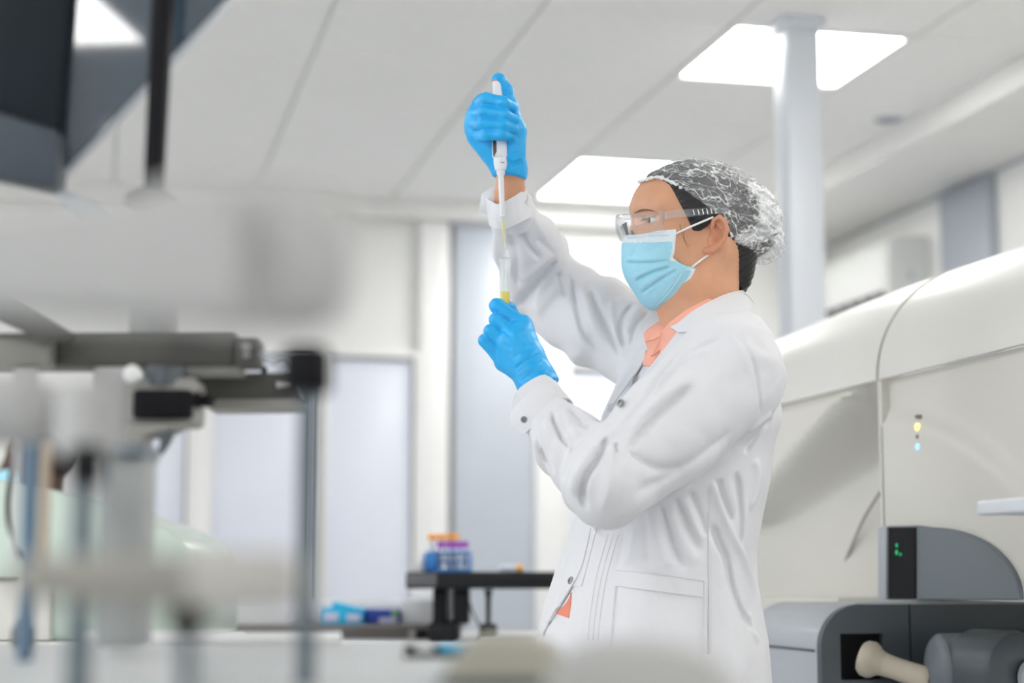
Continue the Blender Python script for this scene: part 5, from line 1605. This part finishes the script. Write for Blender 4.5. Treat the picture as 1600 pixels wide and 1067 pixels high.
# ================================================================== FOREGROUND INSTRUMENT AT LEFT (far out of focus)
M_HEADW = mat('warm_grey_plastic', (0.44, 0.44, 0.435), 0.55, noise=0.02, scale=4)
M_TAUPE = mat('taupe_metal', (0.085, 0.083, 0.075), 0.5, noise=0.04, scale=6)
M_TAUPEL = mat('pale_taupe_metal', (0.32, 0.31, 0.285), 0.45, noise=0.03, scale=6)
M_ROD = mat('blue_grey_rod', (0.10, 0.13, 0.155), 0.35, metal=0.2, noise=0.05)
M_NAVYG = mat('black_glass', (0.007, 0.012, 0.018), 0.5, noise=0.1, spec=0.2)
M_SLATE = mat('slate_bezel', (0.045, 0.060, 0.080), 0.5, noise=0.05)
M_PANEL = mat('glossy_slate_panel', (0.060, 0.085, 0.115), 0.04, noise=0.03, scale=2, spec=1.0)
M_DECK = mat('deck_enamel', (0.52, 0.535, 0.54), 0.4, noise=0.02, scale=5)

# deck the instrument stands on
DZ = 0.93
deck = empty('instrument_deck', vp(500, 1000, 1.4) * [1, 1, 0], 'pale grey deck running across the bottom of the picture', 'bench')
slab('deck_top', -2600, 1010, 0.62, 1.92, DZ - .03, DZ, M_DECK, deck, .006, 1010)
slab('deck_body', -2580, 990, 0.66, 1.88, 0.0, DZ - .03, M_OFFW, deck, .01, 1010)
slab('back_rail', 130, 530, 1.88, 1.91, DZ, DZ + .012, M_FRAME, deck, .003, 1010)

slab('deck_extension', 1012, 1800, 0.64, 1.03, DZ - .03, DZ, M_DECK, deck, .006, 1010)
slab('extension_leg', 1700, 1770, 0.9, 0.95, 0.0, DZ - .03, M_OFFW, deck, .004, 1010)

# hooded display: dark screen, glossy side panel, post
hdh = 1.75
dm = empty('hooded_display', vp(150, 300, 1.8) * [1, 1, 0], 'dark hooded display with a glossy slate panel at the upper left corner', 'display')
prism('screen', [vp(x, y, hdh) for x, y in ((-160, -160), (118, -160), (91, 206), (-160, 128))], FLAT * .03, M_NAVYG, dm, .003)
prism('lower_bezel', [vp(x, y, hdh - .01) for x, y in ((-160, 126), (92, 204), (84, 292), (-160, 240))], FLAT * .05, M_SLATE, dm, .004)
# glossy panel: its plane is turned so that it mirrors a ceiling lamp behind the camera
pa_ = YAW + math.radians(-4.0); pt_ = math.radians(0.8)
PN = -np.array([math.sin(pa_) * math.cos(pt_), math.cos(pa_) * math.cos(pt_), math.sin(pt_)])
P0_ = vp(180, 60, hdh + .03)
def on_panel(px, py):
    r = FWD + RGT * (px - CX) / FPX + UPV * (CY - py) / FPX
    return EYE + r * (((P0_ - EYE) @ PN) / (r @ PN))
prism('glossy_panel', [on_panel(x, y) for x, y in ((112, -160), (500, -160), (360, -8), (84, 283), (92, 205))], -PN * .012, M_PANEL, dm, .0015, 1)
prism('panel_rim', [on_panel(x, y) for x, y in ((362, -12), (364, -8), (86, 287), (84, 283))], -PN * .02, M_LGREY, dm, .001, 1)
prism('post', [vp(x, y, hdh - .03) for x, y in ((242, -160), (276, -160), (247, 330), (221, 330))], FLAT * .025, M_BLACK, dm, .004)
lathe('post_socket', vp(235, 322, 1.74), (0, 0, 1), [(0, .020), (.004, .026), (.012, .026), (.018, .016)], M_TAUPE, dm, 24)
prism('lower_plate', [vp(x, y, hdh + .02) for x, y in ((88, 292), (84, 300), (120, 338), (190, 345), (150, 310))], FLAT * .02, M_LGREY, dm, .003)
tube('stand', [vp(-130, 200, 1.8), vp(-130, 420, 1.8), np.array([*vp(-130, 420, 1.8)[:2], DZ + .001])], .02, M_SLATE, dm, 16)

# instrument: big rounded head, arm, column
ins = empty('sample_handler', np.array([*vp(250, 700, 1.2)[:2], DZ]), 'warm grey sample handling instrument with rounded head, very close to the camera', 'instrument')
hd_ = .74
out = [(-160, 335), (0, 328), (120, 312), (200, 300), (260, 276), (330, 280), (380, 290), (380, 498), (120, 490), (-160, 470)]
prism('head_cover', [vp(x, y, hd_) for x, y in out], FLAT * .035, M_HEADW, ins, .010, 4)
cA = vp(440, 400, hd_ + .05)
lathe('head_drum', np.array([cA[0], cA[1], vp(440, 508, hd_ + .05)[2]]), (0, 0, 1), [(0, .020), (.004, .026), (.012, .030), (.030, .031), (.048, .030), (.057, .025), (.061, .015)], M_HEADW, ins, 36)
prism('head_bridge', [vp(x, y, hd_ + .02) for x, y in ((300, 292), (420, 296), (440, 300), (440, 494), (300, 498))], FLAT * .04, M_HEADW, ins, .010, 3)
# arm carrying the head back to the beams, and the lever's bracket
def bar(name, a_, b_, hw, hh, m):
    G_ = []
    for p_ in (a_, b_):
        G_.append([p_ + RGT * x * hw + np.array([0, 0, z * hh]) for x, z in ((-1, -1), (1, -1), (1, 1), (-1, 1))])
    V_ = np.array(G_).reshape(-1, 3)
    return mesh_obj(name, V_, [(0, 1, 2, 3), (7, 6, 5, 4)] + [(k, k + 4, (k + 1) % 4 + 4, (k + 1) % 4) for k in range(4)], m, ins, smooth=False)
bar('head_arm', vp(230, 400, hd_ + .03), vp(230, 445, 1.97), .018, .016, M_HEADW)
vbox('head_mount', 200, 420, 270, 524, 1.96, .04, M_HEADW, ins, .004)
bar('lever_bracket', vp(188, 905, .87), vp(188, 902, 1.63), .006, .006, M_HEADW)
bar('beam_bracket', vp(40, 585, 1.97), vp(40, 640, 1.25), .012, .010, M_HEADW)
# cross beams behind the head
bd = 1.95
vbox('beam', -140, 520, 368, 572, bd, .06, M_TAUPE, ins, .003)
vbox('beam_lip', 286, 571, 374, 583, bd + .005, .05, M_TAUPEL, ins, .002)
vbox('beam_end', 366, 528, 404, 571, bd - .01, .05, M_TAUPE, ins, .003)
vbox('lower_beam', 285, 582, 470, 626, bd + .07, .05, M_TAUPE, ins, .003)
prism('lower_beam_lip', [vp(x, y, bd + .065) for x, y in ((325, 640), (338, 623), (462, 623), (476, 638))], FLAT * .06, M_TAUPEL, ins, .002)
prism('diagonal_brace', [vp(x, y, bd - .06) for x, y in ((-40, 456), (20, 470), (112, 520), (100, 528), (64, 530), (-40, 486))], FLAT * .03, M_TAUPE, ins, .003)
vbox('side_plate', -140, 528, 78, 572, bd - .03, .03, M_TAUPEL, ins, .003)
for (x, y, r) in ((385, 543, .005), (385, 555, .004)):
    lathe('bolt', vp(x, y, bd - .012), -FLAT, [(0, r), (.004, r), (.006, r * .5)], M_SNAP, ins, 14)
lathe('bolt', vp(413, 578, bd + .06), -FLAT, [(0, .004), (.006, .004)], M_BLACK, ins, 12)
prism('clip', [vp(x, y, bd + .05) for x, y in ((430, 597), (457, 597), (457, 604), (430, 604))], FLAT * .01, M_FRAME, ins, .001, 1)
tube('wire', [vp(405, 552, bd), vp(425, 568, bd), vp(440, 560, bd), vp(455, 585, bd), vp(470, 625, bd)], .0018, M_LGREY, ins, 8, n=24)
# camera-like reading unit under the beam
rd_ = 1.9
vbox('reader_frame', 196, 590, 308, 664, rd_ + .01, .06, M_TAUPEL, ins, .006)
vbox('reader_window', 206, 608, 299, 653, rd_ - .002, .03, M_BLACK, ins, .004)
lathe('reader_turret', vp(258, 606, rd_ + .03), (0, 0, 1), [(0, .024), (.018, .024), (.022, .022)], M_DGREY, ins, 24)
lathe('knob', vp(208, 585, rd_), -FLAT, [(0, .009), (.005, .010), (.010, .006)], M_FRAME, ins, 16)
lathe('focus_knob', vp(299, 626, rd_ + .02), RGT, [(0, .012), (.008, .011), (.010, .006), (.020, .008), (.024, .003)], M_BLACK, ins, 18)
prism('bracket', [vp(x, y, rd_) for x, y in ((196, 662), (290, 660), (262, 676), (225, 682), (222, 712), (190, 712))], FLAT * .05, M_TAUPEL, ins, .004)
prism('half_disc', [vp(x, y, rd_ - .01) for x, y in [(232, 683), (250, 676), (270.5, 670)] + [(271 - 20 * t ** 1.6, 670 + 41 * t) for t in np.linspace(.15, 1, 8)] + [(247, 706), (250, 686)]], FLAT * .012, M_DGREY, ins, .001, 1)
vbox('arm_body', -140, 582, 70, 688, 1.2, .06, M_HEADW, ins, .02, 3)
cB = vp(136, 700, 1.12)
lathe('arm_drum', np.array([cB[0], cB[1], vp(136, 718, 1.12)[2]]), (0, 0, 1), [(0, .014), (.004, .0195), (.042, .0195), (.046, .014)], M_HEADW, ins, 32)
vbox('reader_body', 140, 572, 206, 712, 1.93, .05, M_HEADW, ins, .006)
vbox('arm_bridge', 60, 596, 160, 694, 1.22, .04, M_HEADW, ins, .01)
vbox('column', 150, 712, 226, 1012, 1.62, .06, mat('grey_column_enamel', (.36, .375, .37), .5, noise=.02), ins, .006)
vbox('column_cap', 150, 690, 224, 716, 1.61, .08, M_MGREY, ins, .004)
def rod(px, py0, py1, d, wpx, m, name='rod', parent=ins):
    a_, b_ = vp(px, py0, d), vp(px, py1, d)
    b_ = np.array([a_[0], a_[1], max(b_[2], DZ + .0006) if py1 > 1060 else b_[2]])
    return tube(name, [a_, b_], wpx / 2 * d / FPX, m, parent, 20)
rod(484, 570, 1400, 1.15, 31, M_ROD)
lathe('rod_cap', vp(478, 616, 1.15), (0, 0, 1), [(0, .014), (.003, .0165), (.026, .0165), (.031, .013)], M_BLACK, ins, 24)
rod(132, 720, 1400, 1.05, 38, M_ROD)
lathe('rod_cap', vp(134, 757, 1.05), (0, 0, 1), [(0, .009), (.002, .0100), (.020, .0100), (.023, .009)], M_BLACK, ins, 24)
rod(50, 690, 1400, 1.5, 26, mat('blue_tube', (.10, .17, .25), .3), 'blue_tube')
rod(73, 690, 890, 1.55, 16, mat('tan_tube', (.48, .38, .28), .5), 'tan_tube')
rod(27, 690, 880, 1.6, 9, mat('pale_tube', (.6, .6, .6), .4), 'pale_tube')
tube('cable', [vp(30, 690, 1.9), vp(22, 715, 1.9), vp(13, 770, 1.9), vp(13, 815, 1.9), vp(24, 855, 1.9), vp(42, 880, 1.9), vp(62, 886, 1.9)], .0027, M_BLACK, ins, 10, n=40)
# lever across the lower left, with a black knob on a post
tube('lever', [vp(30, 902, .86), vp(160, 905, .86), vp(300, 910, .86)], [.010, .0125, .013], M_TAUPE if False else mat('warm_taupe_plastic', (.30, .29, .26), .5), ins, 24, n=12)
lathe('lever_head', vp(300, 908, .86), RGT, [(0, .012), (.006, .0145), (.045, .0145), (.050, .011)], mat('pale_beige_plastic', (.50, .48, .45), .5), ins, 28)
rod(293, 980, 1400, .95, 26, M_ROD, 'knob_post')
lathe('knob', vp(293, 992, .95), (0, 0, 1), [(0, .007), (.003, .0105), (.017, .0105), (.021, .007)], M_BLACK, ins, 24)
lathe('screw_cap', np.array([*vp(35, 1030, 1.8)[:2], DZ + .0006]), (0, 0, 1), [(0, .011), (.004, .012), (.018, .012), (.02, .009), (.026, .009)], mat('dull_screw_metal', (.16, .15, .14), .4, metal=.6), ins, 20)

# rounded covers on the deck at the bottom edge
M_KHAKI = mat('khaki_plastic', (0.42, 0.40, 0.33), 0.5, noise=0.02)
M_GREYC = mat('pale_grey_plastic', (0.45, 0.445, 0.43), 0.5, noise=0.02)
def dome(name, px0, px1, ptop, d, depth, m, label):
    a_, b_ = vp(px0, 1067, d), vp(px1, 1067, d)
    zt3 = vp((px0 + px1) / 2, ptop, d)[2]
    e = empty(name, np.array([*((a_ + b_) / 2)[:2], DZ]) + FLAT * depth / 2, label, 'cover')
    w = (b_ - a_) @ RGT
    prof = [(-.5, 0), (-.5, .2), (-.44, .52), (-.36, .80), (-.27, .95), (-.16, 1.), (.10, 1.), (.24, .95), (.36, .80), (.44, .52), (.5, .2), (.5, 0)]
    mid = (a_ + b_) / 2
    prism('cover_shell', [np.array([*(mid + RGT * w * x)[:2], DZ + .001 + (zt3 - DZ) * z]) for x, z in prof], FLAT * depth, m, e, .004, 3)
    prism('base_rim', [np.array([*(mid + RGT * w * x + FLAT * y)[:2], DZ + .0006]) for x, y in ((-.52, -.005), (.52, -.005), (.52, depth + .005), (-.52, depth + .005))], (0, 0, .006), M_DGREY, e, .001, 1)
    return e
dome('instrument_cover', 690, 900, 1001, 1.12, .12, M_KHAKI, 'khaki rounded cover in the foreground left of the coat hem')
dome('instrument_cover', 850, 1165, 1012, 0.90, .10, M_GREYC, 'pale grey rounded cover in the foreground below the coat pocket')
# black tray with small blue and white pieces
tr = empty('small_tray', vp(690, 1024, 1.6) * [1, 1, 0] + np.array([0, 0, DZ]), 'shallow black tray on the deck below the raised stage', 'tray')
slab('tray_floor', 632, 738, 1.56, 1.66, DZ, DZ + .003, M_STAGE, tr, .001, 1024)
slab('tray_wall', 632, 742, 1.655, 1.66, DZ, DZ + .008, M_STAGE, tr, .001, 1024)
slab('tray_wall', 632, 635, 1.56, 1.66, DZ, DZ + .008, M_STAGE, tr, .001, 1024)
bc = np.array([*vp(684, 1024, 1.6)[:2], DZ + .003])
bp_ = prism('plastic_clip', [bc, bc + RGT * .026, bc + RGT * .020 + FLAT * .018, bc + FLAT * .02], (0, 0, .006), M_CYANBOX, None, .003)
tag(bp_, 'small blue plastic piece in the black tray', 'clip')
wc = np.array([*vp(662, 1024, 1.6)[:2], DZ + .003])
wl = lathe('screw_lid', wc, (0, 0, 1), [(0, .007), (.001, .008), (.005, .008), (.006, .006)], M_WHITEEL, None, 18)
tag(wl, 'small white lid beside the blue piece in the black tray', 'lid')
